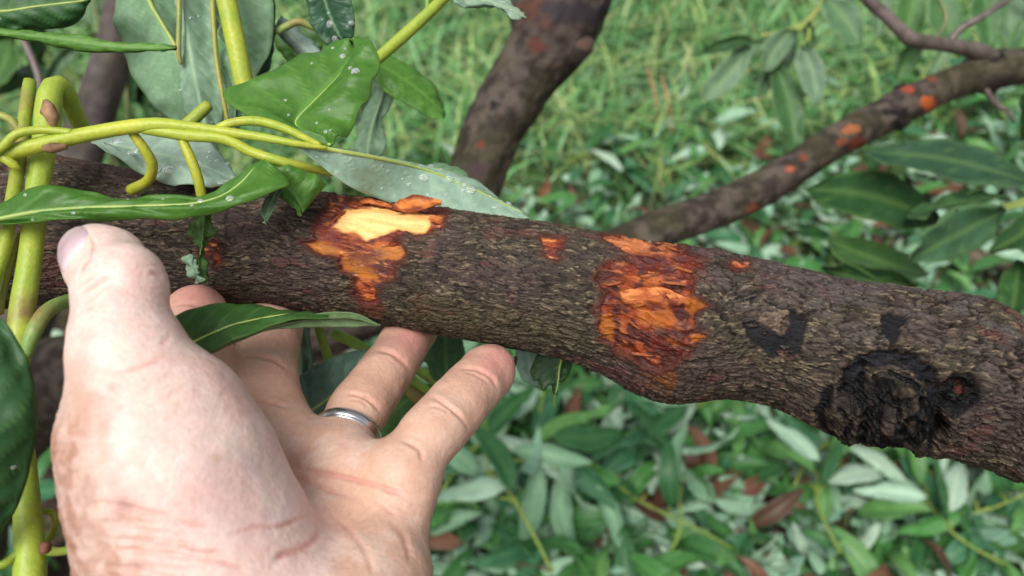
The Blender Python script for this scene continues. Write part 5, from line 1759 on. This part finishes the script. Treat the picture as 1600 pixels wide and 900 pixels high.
root = empty('side_branch', P(1200, 290, .62))
tag(root, 'blurred thin side branch rising to the right with small orange chips in its bark', 'branch')
SB = [(600, 420, .30, 34), (680, 425, .36, 34), (780, 428, .45, 34), (880, 420, .52, 33), (960, 390, .55, 32), (1030, 358, .56, 31), (1100, 334, .575, 31), (1160, 310, .59, 30), (1210, 283, .60, 28), (1260, 250, .61, 27), (1310, 218, .62, 27), (1360, 192, .63, 27.5), (1410, 166, .64, 28), (1460, 142, .65, 26), (1510, 122, .66, 27), (1550, 108, .665, 31), (1590, 104, .67, 28), (1660, 98, .68, 27), (1760, 84, .70, 27)]
c, v, f, uv = limb_mesh(SB, 420, 70, 660, .13)
col = bark_cols(v, uv, None, 661)
col = spots(v, col, [(1178, 326, 14, 10, OR_), (1329, 203, 14, 9, (.29, .10, .04)), (1342, 222, 16, 9, RD_), (1313, 222, 7, 7, OR_), (1333, 232, 9, 5, OR_), (1449, 161, 13, 11, (.40, .09, .025)), (1454, 123, 11, 6, OR_), (1415, 138, 12, 6, (.3, .06, .03)), (1257, 245, 7, 6, OR_), (1233, 265, 7, 6, (.35, .09, .04)), (1205, 288, 12, 10, (.04, .03, .028)), (1400, 175, 16, 10, BK_), (1407, 197, 15, 11, BK_), (1562, 88, 14, 10, BK_), (1575, 130, 40, 14, (.045, .035, .03))])
obj('bark', v, f, BARK, root, cols=col)
for i, (x, y, d_, rx) in enumerate(((1406, 192, .636, 12), (1408, 142, .64, 11), (1562, 88, .66, 12), (1545, 134, .668, 14))):
    c, v, f, uv = limb_mesh([(x - rx, y + 3, d_ + .012, rx * .5), (x, y, d_, rx), (x + rx, y - 3, d_ + .012, rx * .5)], 12, 14, 670 + i, .3)
    obj('bark_knot', v, f, BARK, root, cols=np.zeros((len(v), 3)) + np.array([.022, .017, .016]))
TWIG = vcol_material('twig_bark', (.3, .55), ((800, .0005, .5),), spec=.55, grain=.3)


def twig(pts, parent, seed, cols=((.10, .075, .065), (.20, .15, .14)), name='twig'):
    c, v, f, uv = limb_mesh(pts, 12 * len(pts), 12, seed, .18)
    return obj(name, v, f, TWIG, parent, cols=bark_cols(v, uv, None, seed, cols))


twig([(1340, -20, .60, 8), (1362, 6, .605, 9), (1388, 28, .61, 9.5), (1408, 48, .615, 10), (1424, 62, .62, 12), (1450, 66, .63, 11), (1490, 72, .64, 11.5), (1530, 80, .65, 13), (1552, 96, .66, 14)], root, 680)
twig([(1480, 70, .637, 6), (1500, 46, .635, 5.5), (1540, 22, .632, 5), (1580, -4, .63, 4.5), (1600, -20, .63, 4)], root, 681)
twig([(1540, 140, .66, 5), (1556, 162, .65, 4), (1575, 175, .64, 3.5), (1584, 190, .63, 3)], root, 682)
twig([(1460, 62, .63, 3), (1478, 30, .63, 3), (1464, -10, .63, 3)], root, 683, ((.12, .15, .05), (.2, .22, .08)))


# ------------------------------------------------------------------ blurred foliage at the right
def blade(a, b, hw, d, color, side, parent, seed, bend=0, name='leaf', droop=0.0, tilt=0.0):
    "a whole leaf from stalk a to tip b (pixels), half width hw px"
    a, b = np.array(a, float), np.array(b, float)
    d0, d1 = d if isinstance(d, tuple) else (d, d)
    t = np.linspace(0, 1, 9)
    e = (b - a) / np.linalg.norm(b - a)
    nrm = np.array([-e[1], e[0]])
    mid = a + (b - a) * t[:, None] + nrm * (bend * np.sin(np.pi * t))[:, None]
    w_ = hw * np.sin(np.pi * t ** .9) ** .75
    dd = d0 + (d1 - d0) * t + droop * np.sin(np.pi * t)
    L = [(x, y, z + tilt) for (x, y), z in zip(mid + nrm * w_[:, None], dd)]
    R = [(x, y, z - tilt) for (x, y), z in zip(mid - nrm * w_[:, None], dd)]
    M = [(x, y, z) for (x, y), z in zip(mid, dd + .006)]
    return leaf(name, L, M, R, color, side, parent, seed, n=22, m=5, wave=.008, arch=.001, thick=.0006)


root = empty('hanging_spray', P(1260, 20, .95))
tag(root, 'blurred spray of drooping green leaves hanging at top right beside the limb', 'spray')
for i, pts in enumerate([[(1300, -40, .95, 4), (1288, 0, .95, 4.5), (1264, 32, .95, 5), (1246, 48, .95, 5)], [(1264, 32, .95, 4), (1250, 40, .95, 4), (1220, 50, .95, 3.5), (1190, 56, .95, 3)], [(1264, 34, .95, 4), (1262, 60, .945, 4), (1250, 72, .94, 3)], [(1246, 0, .95, 4), (1256, -40, .95, 4)]]):
    tube('twig', pts, STEM, root, 8, color=(.28, .34, .09), seed=700 + i)
for i, (a, b, hw, col, sd_, bend, d) in enumerate([((1180, 60), (1096, 84), 12, G_DARK, 'up', 4, .97), ((1172, 70), (1092, 158), 22, G_PALE2, 'down', -6, .98), ((1238, 44), (1192, 114), 20, (.11, .20, .11), 'down', 4, .94), ((1252, 66), (1278, 164), 22, (.15, .25, .16), 'down', -4, .93), ((1226, 92), (1186, 148), 16, (.10, .19, .10), 'down', 0, .97),
                                                  ((1212, 100), (1244, 238), 26, (.055, .14, .05), 'up', -6, .95), ((1262, 34), (1268, 84), 10, G_DARK, 'up', 0, .94), ((1286, -6), (1346, 74), 28, (.10, .20, .10), 'down', -6, .92), ((1300, -30), (1336, 40), 22, G_DARK, 'up', 4, .96), ((1240, 40), (1214, 130), 18, G_DARK, 'up', 3, .99), ((1196, 60), (1120, 130), 14, (.10, .2, .10), 'down', 4, 1.0)]):
    blade(a, b, hw, d, col, sd_, root, 710 + i, bend)
root = empty('hanging_spray', P(1520, 10, .98))
tag(root, 'blurred leaves hanging in the top right corner behind the forked twig', 'spray')
for i, (a, b, hw, col, sd_, bend, d) in enumerate([((1470, -30), (1500, 90), 28, (.07, .17, .06), 'up', 6, .98), ((1530, -30), (1548, 84), 26, (.055, .15, .05), 'up', -5, .99), ((1590, -40), (1580, 70), 28, (.12, .22, .13), 'down', 6, 1.0), ((1430, -30), (1400, 84), 24, (.08, .19, .06), 'up', -6, 1.02), ((1500, 60), (1452, 118), 12, (.13, .22, .12), 'down', 4, .92), ((1610, 20), (1592, 130), 24, (.08, .18, .07), 'up', 4, 1.0), ((1386, -20), (1372, 60), 18, (.11, .20, .11), 'down', 3, 1.03), ((1440, 60), (1400, 130), 18, (.07, .17, .06), 'up', 3, 1.05)]):
    blade(a, b, hw, d, col, sd_, root, 730 + i, bend)
tube('twig', [(1470, -40, .98, 4), (1500, -30, .98, 5), (1560, -35, .98, 5), (1620, 10, .98, 5)], STEM, root, 8, color=(.2, .26, .08), seed=740)
root = empty('leafy_branchlet', P(1610, 310, .58))
tag(root, 'blurred dark leaves on yellow stalks reaching in from the right edge', 'branchlet')
for i, pts in enumerate([[(1680, 290, .58, 5), (1620, 306, .58, 5), (1590, 316, .58, 4), (1560, 322, .58, 3)], [(1640, 280, .58, 4), (1610, 286, .58, 4), (1590, 285, .58, 3)], [(1660, 310, .58, 4), (1610, 318, .58, 4), (1570, 326, .58, 3)]]):
    tube('twig', pts, STEM, root, 8, color=(.26, .32, .09), seed=750 + i)
for i, (a, b, hw, col, sd_, bend, d, tl) in enumerate([((1612, 286), (1352, 238), 30, (.030, .085, .045), 'up', 12, (.57, .56), .008), ((1470, 350), (1256, 296), 40, (.026, .085, .026), 'up', 16, (.60, .57), .006), ((1575, 306), (1416, 338), 12, (.04, .11, .04), 'up', 5, (.56, .57), .012), ((1572, 326), (1420, 406), 34, (.05, .125, .06), 'up', 0, (.56, .54), -.008),
                                                      ((1640, 320), (1545, 392), 26, (.025, .08, .025), 'up', -10, (.57, .55), .006), ((1452, 430), (1290, 374), 26, (.055, .14, .04), 'up', -4, (.62, .60), .01), ((1436, 446), (1280, 418), 24, (.022, .065, .022), 'up', -6, (.60, .60), -.006), ((1592, 405), (1572, 520), 30, (.035, .10, .03), 'up', -4, (.56, .52), .01), ((1604, 130), (1600, 240), 10, (.05, .13, .04), 'up', 0, (.6, .6), .01)]):
    blade(a, b, hw, d, col, sd_, root, 760 + i, bend, tilt=tl)

# ------------------------------------------------------------------ dim growth behind the shoots at the upper left
root = empty('distant_trunk', P(165, 120, .9))
tag(root, 'blurred grey-brown trunk behind the shoots at upper left', 'trunk')
c, v, f, uv = limb_mesh([(215, -60, .85, 27), (195, 0, .86, 27), (182, 60, .87, 28), (165, 120, .88, 30), (146, 180, .89, 32), (118, 260, .9, 34), (80, 380, .9, 38), (30, 520, .92, 42)], 60, 24, 800, .12)
obj('bark', v, f, BARK, root, cols=bark_cols(v, uv, None, 801, ((.075, .062, .06), (.14, .115, .11))))
twig([(30, 50, .8, 4), (45, 80, .8, 5), (60, 120, .8, 5), (70, 180, .8, 5)], root, 802)
root = empty('leafy_bush', P(120, 150, 1.0))
tag(root, 'dim blurred green leaves behind the shoots in the upper left', 'bush')
rb = np.random.default_rng(9)
for i in range(78):
    x, y = rb.uniform(-80, 330), rb.uniform(-60, 290)
    a_ = rb.uniform(.3, 2.8)
    l_ = rb.uniform(70, 130)
    g_ = [G_DARK, (.045, .12, .04), (.09, .17, .09), (.05, .13, .03), (.13, .2, .06)][rb.integers(5)]
    blade((x, y), (x + l_ * math.cos(a_), y + l_ * math.sin(a_)), rb.uniform(12, 24), float(rb.uniform(.92, 1.35)), g_, 'down' if rb.random() < .3 else 'up', root, 820 + i, rb.uniform(-10, 10), tilt=rb.uniform(-.02, .02))
for i in range(6):
    x = rb.uniform(-50, 320)
    tube('twig', [(x, 320, 1.1, 5), (x + rb.uniform(-30, 30), 150, 1.1, 4), (x + rb.uniform(-60, 60), -60, 1.1, 3)], STEM, root, 8, color=(.14, .17, .06), seed=900 + i)
